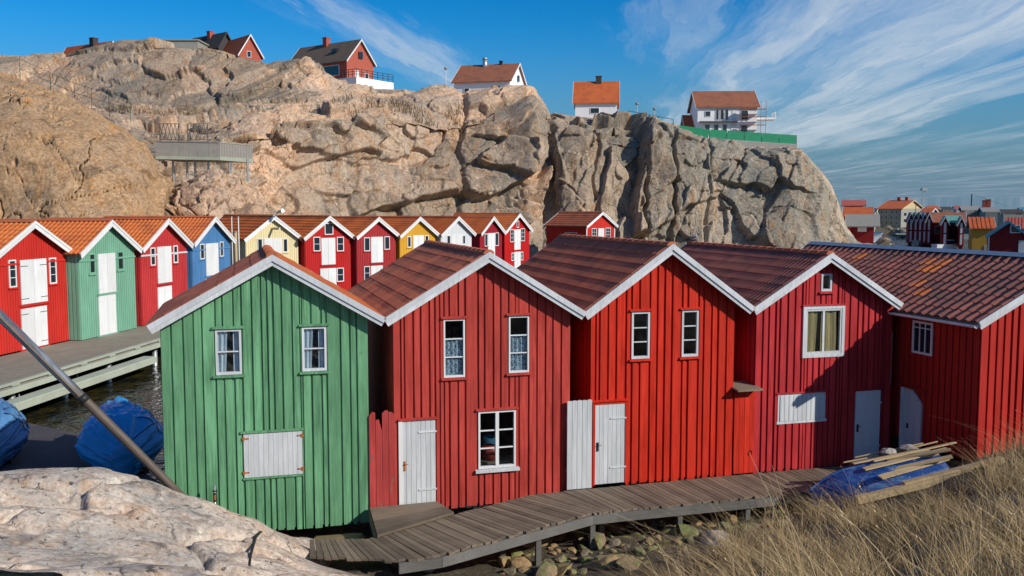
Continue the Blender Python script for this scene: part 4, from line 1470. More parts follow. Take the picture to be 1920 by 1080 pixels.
# ------------------------------------------------------------------ back row
def small_house(name, label, group, cat, corner, ang, w_, L, zb, ze, za, mat, spec, roof_mat=None, pitch=0.16, belt=None, oh=0.28, eave=0.26, rake=None, trim_mat=None, win_frame=True, roof_kind='pan', tw=0.24, rows=8, corner_boards=None):
    """boathouse of the back row: ribbed walls, doors of two leaves, windows with their own panes"""
    h = empty(name, (corner[0], corner[1], zb), ang)
    tag(h, label, cat, group)
    fc = Face(corner, ang, zb)
    H, A = ze - zb, za - zb
    ax = w_ / 2
    sl = (A - H) / (w_ / 2 + eave)
    def rz(x):
        return A - abs(x - ax) * sl - 0.08
    wl = MB()
    wl.prism([(0, 0), (w_, 0), (w_, rz(w_)), (ax, rz(ax)), (0, rz(0))], 'y', 0, L)
    n = int(w_ / pitch)
    for i in range(n):
        x0, x1 = w_ * i / n + 0.02, w_ * (i + 1) / n - 0.02
        wl.prism([(x0, 0.01), (x1, 0.01), (x1, rz(x1)), (x0, rz(x0))], 'y', -0.022, 0.001)
    m_ = int(L / 0.18)
    for i in range(m_):
        wl.box(-0.022, 0.001, L * i / m_ + 0.025, L * (i + 1) / m_ - 0.025, 0.01, rz(0))
    wl.build('wall', mat, h)
    if belt is not None:
        zz_ = belt - zb
        MB().box(-0.02, w_ + 0.02, -0.06, -0.023, zz_ - 0.05, zz_ + 0.03).build('belt_board', trim_mat or mat, h)
    if corner_boards:
        for x0, x1 in ((-0.03, 0.10), (w_ - 0.10, w_ + 0.03)):
            MB().box(x0, x1, -0.05, -0.0235, 0, rz(x0 if x0 < 0 else x1)).build('corner_board', corner_boards, h)
    for kind, r_ in spec:
        x0, x1, z0, z1 = fc.rect(r_)
        x0, x1 = max(0.04, x0), min(w_ - 0.04, x1)
        z0 = max(0.03, z0)
        if kind == 'D' or kind == 'E':
            xm_ = (x0 + x1) / 2
            for a, b, s_ in ((x0, xm_ - 0.008, -1), (xm_ + 0.008, x1, 1)):
                d = MB().box(a, b, -0.065, -0.02, z0, z1).build('door', M['white'], h)
                for k_ in (0.12, 0.86):
                    zz_ = z0 + (z1 - z0) * k_
                    hx0, hx1 = (a, a + (b - a) * 0.55) if s_ < 0 else (b - (b - a) * 0.55, b)
                    MB().box(hx0, hx1, -0.075, -0.064, zz_ - 0.012, zz_ + 0.012).build('strap_hinge', M['iron'] if kind == 'E' else M['white'], d)
            MB().box(x0 - 0.12, x1 + 0.12, -0.085, -0.02, z0 - 0.10, z0 - 0.015).build('threshold', mat, h)
        else:
            nx, ny = {'W': (1, 2), 'V': (1, 3), 'N': (1, 1), 'G': (2, 3), 'P': (2, 2)}[kind]
            fm = trim_mat if (kind == 'N' and trim_mat) else M['white']
            f_ = 0.06
            fr_ = MB()
            fr_.box(x0, x0 + f_, -0.06, -0.01, z0, z1).box(x1 - f_, x1, -0.06, -0.01, z0, z1)
            fr_.box(x0 + f_, x1 - f_, -0.058, -0.01, z0, z0 + f_).box(x0 + f_, x1 - f_, -0.058, -0.01, z1 - f_, z1)
            wn_ = fr_.build('window', fm, h)
            for i in range(nx):
                for j in range(ny):
                    g = 0.014
                    a0, a1 = x0 + f_ + (x1 - x0 - 2 * f_) * i / nx + (g if i else 0), x0 + f_ + (x1 - x0 - 2 * f_) * (i + 1) / nx - (g if i < nx - 1 else 0)
                    c0, c1 = z0 + f_ + (z1 - z0 - 2 * f_) * j / ny + (g if j else 0), z0 + f_ + (z1 - z0 - 2 * f_) * (j + 1) / ny - (g if j < ny - 1 else 0)
                    MB().box(a0, a1, -0.034, -0.0235, c0, c1).build('pane', M['pane_far'], wn_)
            br = MB()
            for j in range(1, ny):
                zz_ = z0 + f_ + (z1 - z0 - 2 * f_) * j / ny
                br.box(x0 + f_, x1 - f_, -0.05, -0.0236, zz_ - 0.014, zz_ + 0.014)
            for i in range(1, nx):
                xx_ = x0 + f_ + (x1 - x0 - 2 * f_) * i / nx
                br.box(xx_ - 0.014, xx_ + 0.014, -0.048, -0.0238, z0 + f_, z1 - f_)
            if br.v:
                br.build('glazing_bars', fm, wn_)
            MB().box(x0 - 0.07, x1 + 0.07, -0.09, -0.02, z0 - 0.07, z0 - 0.005).build('sill', mat if win_frame else M['white'], wn_)
    roof_parts(h, w_, L, -eave, w_ + eave, ax, A, H, oh, 0.2, rake or M['white'], tiles_plain(tw, rows, roof_mat or M['clay'], roof_kind), rw=0.26, caps=False, plain_ridge=M['ridge'] if roof_mat is None else roof_mat, trim=True)
    return h

def solve_width(x_left, Y, th, x_right):
    """corner on the ray at x_left, depth Y, running th right of straight ahead until the ray at x_right"""
    X0 = (x_left - 960) / FPX * Y
    r = (x_right - 960) / FPX
    w_ = (r * Y - X0) / (math.sin(th) - r * math.cos(th))
    return (X0, Y), w_

BR = 'back row of coloured boathouses at the cliff foot'
rows_ = [
    # label, left px, right px, Y, angle, eave z, apex z, material, belt z, openings
    ('red boathouse at the left edge with two pairs of white doors', None, None, None, 9, 5.05, 6.50, 'bl_red', 4.78,
     [('E', (37, 486, 86, 568)), ('E', (39, 576, 87, 655)), ('V', (15, 487, 29, 539)), ('V', (91, 483, 104, 532))]),
    ('mint green boathouse with white double doors on the left pier', 146, 251, 41.85, 9, 5.05, 6.50, 'bl_green', 4.72,
     [('D', (183, 475, 215, 549)), ('D', (184, 553, 216, 629)), ('N', (166, 475, 177, 513)), ('N', (219, 471, 230, 506))]),
    ('rose red boathouse between the mint green and the blue one', 263, 349, 47.1, 9, 5.06, 6.52, 'bl_red2', 4.70,
     [('D', (294, 462, 320, 530)), ('D', (295, 537, 321, 600)), ('W', (281, 464, 290, 498)), ('W', (324, 460, 332, 493))]),
    ('blue boathouse with narrow windows beside its white doors', 360, 431, 52.9, 9, 5.10, 6.58, 'bl_blue', 4.72,
     [('D', (385, 456, 408, 516)), ('D', (385, 521, 408, 560)), ('N', (374, 457, 382, 486)), ('N', (411, 453, 418, 481))]),
    ('cream boathouse behind the green roof ridge', 461, 559, 62.5, 46, 5.03, 6.62, 'bl_cream', None,
     [('D', (495, 447, 528, 500)), ('N', (482, 447, 492, 475)), ('N', (530, 447, 539, 473))]),
    ('vivid red boathouse with a small square gable window', 572, 657, 65.0, 46, 5.05, 6.56, 'bl_scar', None,
     [('D', (602, 446, 628, 496)), ('W', (587, 444, 600, 471)), ('W', (631, 444, 644, 471)), ('N', (608, 418, 624, 440)), ('D', (600, 503, 630, 545)), ('W', (631, 502, 644, 528))]),
    ('dull maroon boathouse beside the yellow one', 669, 742, 67.6, 40, 5.05, 6.46, 'bl_maroon', None,
     [('D', (695, 444, 717, 492)), ('N', (682, 445, 693, 471)), ('N', (720, 443, 730, 468)), ('D', (695, 498, 717, 540)), ('W', (682, 499, 693, 525))]),
    ('ochre yellow boathouse in the middle of the back row', 750, 816, 70.6, 40, 5.05, 6.46, 'bl_yellow', None,
     [('D', (774, 441, 794, 485)), ('N', (763, 443, 770, 464)), ('N', (796, 441, 803, 462))]),
    ('pale grey-white boathouse right of the yellow one', 827, 884, 73.6, 40, 5.05, 6.46, 'bl_white', None,
     [('D', (845, 440, 866, 475)), ('N', (837, 441, 844, 459)), ('N', (866.5, 441, 872, 458))]),
    ('wine red boathouse with a single tall white door', 900, 941, 79.0, 30, 5.00, 6.42, 'bl_crim', None,
     [('D', (914, 437, 927, 485)), ('N', (908, 438, 913.5, 462)), ('N', (927.5, 436, 934, 461))]),
    ('tall scarlet boathouse at the right end of the back row', 946, 992, 83.0, 30, 5.10, 6.68, 'bl_scar', None,
     [('D', (963.5, 430, 975, 468)), ('G', (956, 430, 963, 454)), ('G', (975.5, 428, 983, 452)), ('N', (968, 414, 972, 427)), ('D', (963.5, 472, 975, 503)), ('P', (958, 474, 963, 489)), ('P', (975.5, 472, 980, 488))]),
]
for k, (lab, xl, xr, Y, th, ze, za, mt, belt, spec) in enumerate(rows_):
    t_ = R(th)
    if xl is None:
        rc = np.array([-20.12, 42.05])
        w_ = 5.0
        corner = rc - np.array([math.sin(t_), math.cos(t_)]) * w_
        # right corner sits on the pier edge of the mint green one
    else:
        corner, w_ = solve_width(xl, Y, t_, xr)
    small_house('boathouse', lab, BR, 'boathouse', corner, math.pi / 2 - t_, w_, 6.6, 1.12, ze, za, M[mt], spec, belt=belt, trim_mat=M['white'] if mt == 'bl_red2' else M[mt] if mt in ('bl_green',) else None,
                win_frame=True)

cr_ = [o for o in bpy.data.objects if o.get('label') == 'cream boathouse behind the green roof ridge'][0]
cw2 = solve_width(461, 62.5, R(46), 559)[1]
MB().box(cw2 / 2 - 0.06, cw2 / 2 + 0.06, -1.0, 0.0, 4.55, 4.70).build('hoist_beam', M['bl_cream'], cr_)
MB().tube([(cw2 / 2, -0.35, 5.45), (cw2 / 2, -0.9, 5.75)], 0.04, 6).tube([(cw2 / 2, -0.85, 5.72), (cw2 / 2, -1.45, 5.85)], [0.10, 0.14], 8).build('lamp', M['steel'], cr_)
corner, w_ = solve_width(1099, 95.0, R(46), 1152)
small_house('boat_hut', 'small red hut with white corner boards under the cliff', None, 'hut', corner, math.pi / 2 - R(46), w_, 5.6, 0.95, 5.35, 6.80, M['bl_red'],
            [('D', (1121, 428, 1132, 452)), ('G', (1109, 428, 1118, 449)), ('G', (1135, 427, 1144, 447))], roof_mat=M['clay_brown'], corner_boards=M['white'], rows=7)
hut = bpy.data.objects['boat_hut']
wn_ = MB().box(-0.06, -0.02, 1.2, 2.9, 2.95, 3.75).build('window', M['white'], hut)
for k in range(3):
    MB().box(-0.07, -0.058, 1.27 + k * 0.53, 1.77 + k * 0.53, 3.02, 3.68).build('pane', M['pane_far'], wn_)

# ------------------------------------------------------------------ left pier in front of the back row
DA, DB = atz(-60, 738, 1.10), atz(0, 727, 1.10)
edge = [np.array([-17.6, 24.0]), np.array([-16.9, 30.0]), np.array([-16.0, 40.6]), np.array([-15.2, 49.5]), np.array([-13.6, 58.0])]
face = [np.array([-23.0, 24.0]), np.array([-21.4, 32.0]), np.array([-20.2, 41.0]), np.array([-18.9, 49.5]), np.array([-17.4, 59.0])]
pier = empty('timber_pier', (-18, 42, 0))
tag(pier, 'weathered timber pier in front of the left boathouses', 'pier')
def pl(p_, z):
    return (p_[0] + 18, p_[1] - 42, z)
s_ = MB()
for k in range(4):
    s_.add([pl(edge[k], 1.05), pl(face[k] + np.array([-0.4, 0]), 1.05), pl(face[k + 1] + np.array([-0.4, 0]), 1.05), pl(edge[k + 1], 1.05)], [(0, 3, 2, 1)])
    s_.add([pl(edge[k], 0.96), pl(face[k], 0.96), pl(face[k + 1], 0.96), pl(edge[k + 1], 0.96)], [(0, 1, 2, 3)])
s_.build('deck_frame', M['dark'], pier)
# boards run along the pier
pb = MB()
nb = 26
for k in range(4):
    for i in range(nb):
        t0, t1 = (i + 0.06) / nb, (i + 0.94) / nb
        q0, q1 = edge[k] * (1 - t0) + face[k] * t0, edge[k] * (1 - t1) + face[k] * t1
        r0, r1 = edge[k + 1] * (1 - t0) + face[k + 1] * t0, edge[k + 1] * (1 - t1) + face[k + 1] * t1
        z = 1.10 + random.uniform(-0.004, 0.004)
        pb.add([pl(q0, z), pl(q1, z), pl(r1, z), pl(r0, z), pl(q0, 1.06), pl(q1, 1.06), pl(r1, 1.06), pl(r0, 1.06)], [(0, 3, 2, 1), (0, 1, 5, 4), (1, 2, 6, 5), (2, 3, 7, 6), (3, 0, 4, 7)])
po = pb.build('deck_boards', M['deck_brown'], pier)
po['kind'] = 'stuff'
# kerb rail, fender beams and piles along the water side
for k in range(4):
    a, b = edge[k], edge[k + 1]
    MB().beam(pl(a, 1.20), pl(b, 1.20), 0.14, 0.09).build('kerb_rail', M['deck_grey'], pier)
    n = max(2, int(np.linalg.norm(b - a) / 1.9))
    for i in range(n):
        p_ = a + (b - a) * (i + 0.5) / n
        dd = (b - a) / np.linalg.norm(b - a)
        MB().beam(pl(p_ - dd * 0.22, 1.125), pl(p_ + dd * 0.22, 1.125), 0.13, 0.06).build('rail_block', M['deck_grey'], pier)
    out = np.array([0.10, -0.02])
    MB().beam(pl(a + out, 0.98), pl(b + out, 0.98), 0.10, 0.20).build('edge_beam', M['deck_grey'], pier)
    out = np.array([0.42, -0.05])
    if k < 2:
        e_ = b if k == 0 else a + (b - a) * 0.93
        MB().beam(pl(a + out, 0.66), pl(e_ + out, 0.66), 0.55, 0.12).build('step_board', M['deck_grey'], pier)
        MB().beam(pl(a + out * 1.65, 0.55), pl(e_ + out * 1.65, 0.55), 0.09, 0.20).build('edge_beam', M['deck_grey'], pier)
    for t_ in (0.12, 0.42, 0.72):
        p_ = a + (b - a) * t_ + np.array([-0.25, 0])
        MB().tube([pl(p_, -1.5), pl(p_, 0.95)], 0.12, 10).build('pile', M['steel'], pier, True)
# dark boarding below the deck, back under the houses
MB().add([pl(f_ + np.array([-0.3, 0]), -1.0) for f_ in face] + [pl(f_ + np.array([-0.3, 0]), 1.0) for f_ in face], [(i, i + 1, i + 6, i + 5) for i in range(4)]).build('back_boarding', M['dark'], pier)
rp = MB()
for (x_, y_) in ((30, 0.2), (138, 0.0)):
    p_ = atz(x_, 690 if x_ == 138 else 740, 0.7)
    rp.v, rp.f = [], []
    rp = MB().tube([(p_[0] + 0.1, p_[1], 0.72), (p_[0] + 0.14, p_[1], 0.3), (p_[0] + 0.12, p_[1] - 0.1, -0.2)], 0.025, 6)
    tag(rp.build('mooring_rope', M['steel'], None, True), 'mooring rope hanging into the water from the %s of the pier' % ('left edge' if x_ == 30 else 'middle'), 'rope')
# flagstaff-like poles between the blue and cream boathouses
for px, top, mt, lab in ((437.5, 408, 'white', 'thin white pole left of the cream boathouse'), (450, 408, 'white', 'thin white pole touching the cream boathouse'), (444, 436, 'newwood', 'short orange-brown post between the two thin white poles')):
    b_ = aty(px, 540, 60.0)
    t_ = aty(px, top, 60.0)
    m_ = MB().tube([(0, 0, 0), (0, 0, t_[2] - 1.0)], 0.035 if mt != 'newwood' else 0.10, 8)
    m_.tube([(0, 0, t_[2] - 1.0), (0, 0, t_[2] - 0.94)], 0.05 if mt != 'newwood' else 0.12, 8)
    o = m_.build('pole', M[mt], None, True)
    o.location = (b_[0], 60.0, 1.0)
    tag(o, lab, 'pole')

# ================================================================== BOARDWALK
bw = empty('boardwalk', tuple(row(8, 17, 1.1)), PHI)
tag(bw, 'weathered plank boardwalk bending along the front boathouses', 'boardwalk')
def bl_(a, b, z=0.0):
    return (a - 8, b - 17, z)
ST = [((0.96, 15.84), (1.02, 16.66)), ((2.40, 15.22), (2.05, 16.42)), ((3.15, 15.30), (2.55, 16.75)), ((6.43, 16.63), (5.55, 18.05)), ((6.95, 16.65), (6.60, 18.14)), ((10.85, 16.68), (10.85, 18.20)), ((14.35, 16.85), (14.40, 18.20))]
rnd = random.Random(5)
for k in range(len(ST) - 1):
    (f0, b0), (f1, b1) = ST[k], ST[k + 1]
    f0, f1, b0, b1 = map(np.array, (f0, f1, b0, b1))
    n = max(3, int(max(np.linalg.norm(f1 - f0), np.linalg.norm(b1 - b0)) / 0.128))
    for i in range(n):
        t0, t1 = (i + 0.05) / n, (i + 0.95) / n
        q = [f0 + (f1 - f0) * t0, f0 + (f1 - f0) * t1, b0 + (b1 - b0) * t1, b0 + (b1 - b0) * t0]
        ext = rnd.uniform(-0.04, 0.05)
        dv = (q[3] - q[0]) / np.linalg.norm(q[3] - q[0])
        c = sum(q) / 4
        z0 = rnd.uniform(-0.005, 0.005)
        # board's own x axis runs along its length so the grain follows it
        ang = math.atan2(dv[1], dv[0])
        ca_, sa_ = math.cos(-ang), math.sin(-ang)
        loc = []
        for j, p_ in enumerate(q):
            p_ = p_ - dv * ext if j < 2 else p_
            d_ = p_ - c
            loc.append((d_[0] * ca_ - d_[1] * sa_, d_[0] * sa_ + d_[1] * ca_))
        me_ = MB().prism(loc, 'z', -0.04, 0.0)
        o = me_.build('plank', M['deck'], bw)
        o.location = (c[0] - 8, c[1] - 17, z0)
        o.rotation_euler = (rnd.uniform(-0.012, 0.012), rnd.uniform(-0.006, 0.006), ang)
for k in range(1, len(ST) - 1):
    f0, f1 = ST[k][0], ST[k + 1][0]
    b0, b1 = ST[k][1], ST[k + 1][1]
    MB().beam(bl_(*f0, -0.135), bl_(*f1, -0.135), 0.07, 0.18).build('fascia_beam', M['beam'], bw)
    MB().beam(bl_(b0[0], b0[1] - 0.15, -0.135), bl_(b1[0], b1[1] - 0.15, -0.135), 0.07, 0.17).build('rear_beam', M['deck'], bw)
for (a, b) in ((5.2, 16.25), (6.45, 16.68), (6.85, 17.2), (8.35, 16.72), (4.6, 16.6), (5.4, 17.4), (9.9, 16.74), (11.5, 16.74), (8.3, 17.8), (10.2, 17.8)):
    w_ = row(a, b)
    g = gz(w_[0], w_[1])
    MB().box(a - 8 - 0.05, a - 8 + 0.05, b - 17 - 0.05, b - 17 + 0.05, g - 1.1 - 0.25, -0.05).build('post', M['beam'], bw)

# the broad sloping step in front of the white door
stp = empty('door_step', tuple(row(2.9, 17.4, 1.05)), PHI)
tag(stp, 'broad sloping plank step before the white door of the rust red boathouse', 'step')
cr = [np.array([2.20, 16.35, 0.105]), np.array([3.80, 17.22, 0.105]), np.array([3.66, 18.20, 0.03]), np.array([2.30, 18.18, 0.03])]
for i in range(6):
    t0, t1 = (i + 0.02) / 6, (i + 0.98) / 6
    q = [cr[0] + (cr[3] - cr[0]) * t0, cr[1] + (cr[2] - cr[1]) * t0, cr[1] + (cr[2] - cr[1]) * t1, cr[0] + (cr[3] - cr[0]) * t1]
    vs = [(p_[0] - 2.9, p_[1] - 17.4, p_[2] + 0.02) for p_ in q] + [(p_[0] - 2.9, p_[1] - 17.4, p_[2] - 0.03) for p_ in q]
    MB().add(vs, [(0, 1, 2, 3), (7, 6, 5, 4), (0, 4, 5, 1), (1, 5, 6, 2), (2, 6, 7, 3), (3, 7, 4, 0)]).build('plank', M['deck'], stp)
MB().beam((cr[0][0] - 2.9, cr[0][1] - 17.4 + 0.05, 0.0), (cr[3][0] - 2.9, cr[3][1] - 17.4, -0.08), 0.06, 0.2).build('side_beam', M['deck'], stp)

# ------------------------------------------------------------------ shore stones
def stone_mesh(seed, mat, flat_=0.7):
    import bmesh
    bm = bmesh.new()
    bmesh.ops.create_icosphere(bm, subdivisions=2, radius=1.0)
    r_ = random.Random(seed)
    dirs = [Vector((r_.gauss(0, 1), r_.gauss(0, 1), r_.gauss(0, 1))).normalized() for _ in range(14)]
    lim = [r_.uniform(0.38, 0.85) for _ in dirs]
    for v in bm.verts:
        for d_, l_ in zip(dirs, lim):
            k = v.co.dot(d_)
            if k > l_:
                v.co -= d_ * (k - l_) * 0.98
        v.co.z *= flat_
        v.co *= 1.25 + r_.uniform(-0.03, 0.03)
    me = bpy.data.meshes.new('stone')
    bm.to_mesh(me)
    bm.free()
    me.materials.append(mat)
    return me

stones = [stone_mesh(i, M['stone']) for i in range(7)] + [stone_mesh(20 + i, M['stone_pale']) for i in range(2)]
rnd = random.Random(12)
placed = []
def put_stone(px, py, s, me, label=None, group=None):
    z = 0.3
    for _ in range(3):
        p_ = atz(px, py, z)
        z = gz(p_[0], p_[1])
    o = link('stone', me)
    o.location = (p_[0], p_[1], z + s * 0.12)
    o.scale = (s * rnd.uniform(0.85, 1.3), s * rnd.uniform(0.8, 1.1), s * rnd.uniform(0.7, 1.0))
    o.rotation_euler = (rnd.uniform(-0.3, 0.3), rnd.uniform(-0.3, 0.3), rnd.uniform(0, 6.28))
    tag(o, label or 'loose shore stone in the rubble below the boardwalk', 'stone', group or 'rubble stones below the boardwalk')
for _ in range(230):
    for _try in range(20):
        px, py = rnd.uniform(930, 1500), rnd.uniform(965, 1078)
        lim = 975 + max(0, (1110 - px)) * 0.28 - max(0, px - 1110) * 0.085
        if py > lim and py < 1078 - max(0, px - 1150) * 0.28:
            break
    s = rnd.choice([0.05, 0.06, 0.07, 0.09, 0.11, 0.14, 0.18, 0.24])
    if all((px - a) ** 2 + ((py - b) * 1.6) ** 2 > ((s + c) * 44) ** 2 for a, b, c in placed):
        placed.append((px, py, s))
        put_stone(px, py, s, stones[rnd.randrange(7)])
for (a, b, z, sc3, lab) in ((1.55, 17.45, 0.62, (0.85, 0.55, 0.30), 'broad mossy rock at the foot of the green boathouse'), (0.55, 17.3, 0.60, (0.6, 0.5, 0.28), 'smaller mossy rock left of the broad one by the green wall')):
    o = link('stone', stones[5])
    o.location = row(a, b, z)
    o.scale = sc3
    o.rotation_euler = (0, 0, 0.4 + a)
    tag(o, lab, 'stone')
put_stone(1345, 1018, 0.34, stones[7], 'large pale flat stone at the grass edge', 'rubble stones below the boardwalk')
put_stone(1470, 940, 0.27, stones[8], 'pale lichened stone by the bow of the upturned boat')
put_stone(800, 1070, 0.28, stones[8], 'rounded pale stone at the bottom edge below the boardwalk')
put_stone(1010, 1020, 0.36, stones[3], 'largest mossy stone under the bend of the boardwalk')

# ------------------------------------------------------------------ dry grass
def blades(name, base, height, width, lean, mat, seg=3, label=None, curl=0.5, seed=3):
    """base Nx3, height N, lean Nx2 (horizontal tip offset as a share of height); flat tapering ribbons"""
    rg = np.random.default_rng(seed)
    N = len(base)
    az = rg.uniform(0, math.pi, N)
    sd_ = np.stack([np.cos(az), np.sin(az) * 0.4, np.zeros(N)], -1)
    V = np.zeros((N, (seg + 1) * 2, 3), np.float32)
    for k in range(seg + 1):
        t = k / seg
        c = base + np.stack([lean[:, 0] * height * t ** (1 + curl * 2), lean[:, 1] * height * t ** (1 + curl * 2), height * t * (1 - 0.15 * t)], -1)
        wv = (width * (1 - 0.82 * t))[:, None] * sd_ * 0.5
        V[:, 2 * k] = c - wv
        V[:, 2 * k + 1] = c + wv
    f = []
    for k in range(seg):
        f.append([2 * k, 2 * k + 1, 2 * k + 3, 2 * k + 2])
    F = (np.arange(N)[:, None, None] * (seg + 1) * 2 + np.array(f)[None]).reshape(-1, 4)
    o = link(name, np_mesh(name, V.reshape(-1, 3), F, mat))
    tag(o, label, kind='stuff')
    return o

def on_ground(n, cond, seed):
    rg = np.random.default_rng(seed)
    out = []
    while sum(len(x) for x in out) < n:
        x = rg.uniform(1.5, 20, 60000)
        y = rg.uniform(3.5, 19.5, 60000)
        i = np.clip(((x - gx[0]) / 0.13).round().astype(int), 0, len(gx) - 1)
        j = np.clip(((y - gy[0]) / 0.13).round().astype(int), 0, len(gy) - 1)
        z = GZ[j, i]
        k = cond(x, y, z, rg)
        out.append(np.stack([x, y, z], -1)[k])
    return np.concatenate(out)[:n]

def bank(x, y, z, rg):
    cz = y * math.cos(PITCH) - (z - ZC) * math.sin(PITCH)
    cy = y * math.sin(PITCH) + (z - ZC) * math.cos(PITCH)
    u, v = 960 + FPX * x / cz, 540 - FPX * cy / cz
    a = x * U[0] + y * U[1]
    b = x * D[0] + y * D[1]
    edge_ = 0.78 + 0.35 * fbm(x / 1.4, y / 1.4, 301, 3)
    ok = (z > edge_) & (u > 820) & (u < 2150) & (v > 740) & (v < 1250) & (rg.uniform(0, 1, len(x)) < np.clip(0.30 + 1.9 * fbm(x / 0.8, y / 0.8, 303, 4), 0.0, 1))
    ok &= ~((a > 14.2) & (b > 15.3)) & ~((b > 16.5) & (a < 14.6))
    boat_ = (a > 11.6) & (a < 14.6) & (b > 14.3)                     # the upturned boat and its plank pile
    return ok & ~boat_

def tufts(n, per, cond, seed, spread):
    C = on_ground(n, cond, seed)
    rg = np.random.default_rng(seed + 100)
    k = rg.integers(per[0], per[1], n)
    ci = np.repeat(np.arange(n), k)
    off = rg.normal(0, spread, (len(ci), 2))
    P = C[ci].copy()
    P[:, :2] += off
    P[:, 2] -= 0.015
    size = rg.uniform(0.40, 1.60, n)[ci]
    wind = rg.normal(-0.22, 0.42, n)[ci]
    return P, off / spread, size, wind, rg

P_, of_, sz_, wi_, rg = tufts(1050, (10, 26), bank, 1, 0.05)
N_ = len(P_)
blades('dry_grass', P_, rg.uniform(0.10, 0.36, N_) * sz_, rg.uniform(0.006, 0.012, N_), np.stack([wi_ + of_[:, 0] * 0.35 + rg.normal(0, 0.25, N_), of_[:, 1] * 0.35 + rg.normal(-0.05, 0.25, N_)], -1), M['grass2'], 3, 'dense dull tufts of dry grass covering the right bank', seed=5)
P_, of_, sz_, wi_, rg = tufts(520, (8, 22), bank, 2, 0.06)
N_ = len(P_)
blades('tall_grass', P_, rg.uniform(0.28, 0.66, N_) * sz_, rg.uniform(0.0045, 0.0085, N_), np.stack([wi_ - 0.12 + of_[:, 0] * 0.28 + rg.normal(0, 0.22, N_), of_[:, 1] * 0.25 + rg.normal(-0.05, 0.2, N_)], -1), M['grass'], 4, 'long pale dry grass stalks leaning left on the right bank', seed=6)
def low_shore(x, y, z, rg):
    b = x * D[0] + y * D[1]
    return (z > 0.2) & (z < 1.1) & (x > 2.0) & (x < 11) & (b < 16.6) & (rg.uniform(0, 1, len(x)) < 0.5)
P_, of_, sz_, wi_, rg = tufts(170, (5, 14), low_shore, 5, 0.05)
N_ = len(P_)
blades('shore_weeds', P_, rg.uniform(0.06, 0.26, N_) * sz_, rg.uniform(0.005, 0.010, N_), np.stack([wi_ + of_[:, 0] * 0.6 + rg.normal(0, 0.3, N_), of_[:, 1] * 0.6 + rg.normal(-0.05, 0.3, N_)], -1), M['grass2'], 3, 'sparse dry weeds between the stones below the boardwalk', seed=8)

def stalks(name, base, label, seed, hmin=0.5, hmax=0.95, lean=-0.25):
    """tall stems each carrying a feathery seed head"""
    r_ = random.Random(seed)
    m_ = MB()
    for b_ in base:
        h = r_.uniform(hmin, hmax)
        lx, ly = r_.gauss(lean, 0.28), r_.gauss(-0.05, 0.15)
        pts = [Vector(b_) + Vector((lx * h * t ** 1.7, ly * h * t ** 1.7, h * t * (1 - 0.12 * t))) for t in (0, 0.25, 0.5, 0.75, 1.0)]
        m_.tube(pts, [0.0032, 0.0028, 0.0024, 0.0018, 0.0010], 4, False)
        d = (pts[-1] - pts[-2]).normalized()
        for k in range(12):
            t = k / 11
            c = pts[-2].lerp(pts[-1], 0.15 + 0.95 * t)
            s = Vector((r_.gauss(0, 1), r_.gauss(0, 0.5), r_.gauss(0, 0.6))).normalized()
            l = 0.030 * (1 - 0.7 * t)
            w_ = d.cross(s).normalized() * 0.006
            m_.add([c - w_, c + w_, c + s * l * 0.5 + d * l], [(0, 1, 2)])
    o = m_.build(name, M['grass'])
    tag(o, label, kind='stuff')

B = on_ground(230, bank, 9)
stalks('seed_stalks', B, 'tall seed-headed grass stalks standing above the right bank', 3)
cl_ = []
rr = random.Random(8)
for _ in range(34):
    px = rr.choice([rr.gauss(845, 22), rr.gauss(845, 22), rr.gauss(925, 30), rr.gauss(560, 15)]) if False else rr.choice([rr.gauss(845, 22), rr.gauss(880, 40)])
    p_ = aty(px, 1100, 14.3 + rr.uniform(-0.3, 0.4))
    cl_.append((p_[0], p_[1], gz(p_[0], p_[1]) - 0.02))
stalks('seed_stalks', cl_, 'small clump of tall dry stalks in front of the boardwalk bend', 4, 0.55, 1.15, -0.05)

# dry grass on the cliff ledges
ln = CN[..., 2]
ky_ = CB[..., 1]
m_ = (ky_ > 103) & (ky_ < 119) & (ln > 0.55) & (CB[..., 2] < 19.5)
m_[:, 960:] = False
m_[:, :420] = False
idx = np.argwhere(m_)
rg = np.random.default_rng(21)
pk = idx[rg.integers(0, len(idx), 4200)]
bp_ = CB[pk[:, 0], pk[:, 1]] + rg.normal(0, 0.12, (4200, 3)) * np.array([1, 1, 0])
keep = fbm(bp_[:, 0] / 5, bp_[:, 1] / 4, 401, 3) > 0.02
bp_ = bp_[keep]
N = len(bp_)
blades('cliff_grass', bp_, rg.uniform(0.35, 1.0, N), rg.uniform(0.04, 0.09, N), np.stack([rg.normal(-0.1, 0.4, N), rg.normal(-0.3, 0.3, N)], -1), M['grass2'], 2, 'dry yellow grass on the ledges of the cliff', seed=9)
B = RNG.uniform(0, 1, (260, 2))

# ================================================================== FOREGROUND THINGS
# leaning mast
p0 = Vector(aty(352, 942, 16.45)); p1 = Vector(aty(-70, 522, 15.2))
dv = p1 - p0
L_ = dv.length
m_ = MB().tube([(0, 0, 0), (0, 0, 0.5), (0, 0, L_ * 0.5), (0, 0, L_)], [0.070, 0.074, 0.080, 0.084], 18)
mast = m_.build('leaning_mast', M['pole'], None, True)
mast.location = p0
mast.rotation_mode = 'QUATERNION'
mast.rotation_quaternion = dv.to_track_quat('Z', 'X')
tag(mast, 'peeling grey and red mast leaning across the left of the green boathouse', 'mast')
MB().tube([(0, 0, 2.55), (0, 0, 2.68)], [0.088, 0.088], 18).build('band', M['iron'], mast, True)
MB().box(-0.012, 0.012, -0.096, -0.076, 2.7, L_ - 0.2).build('sail_track', M['deck'], mast)

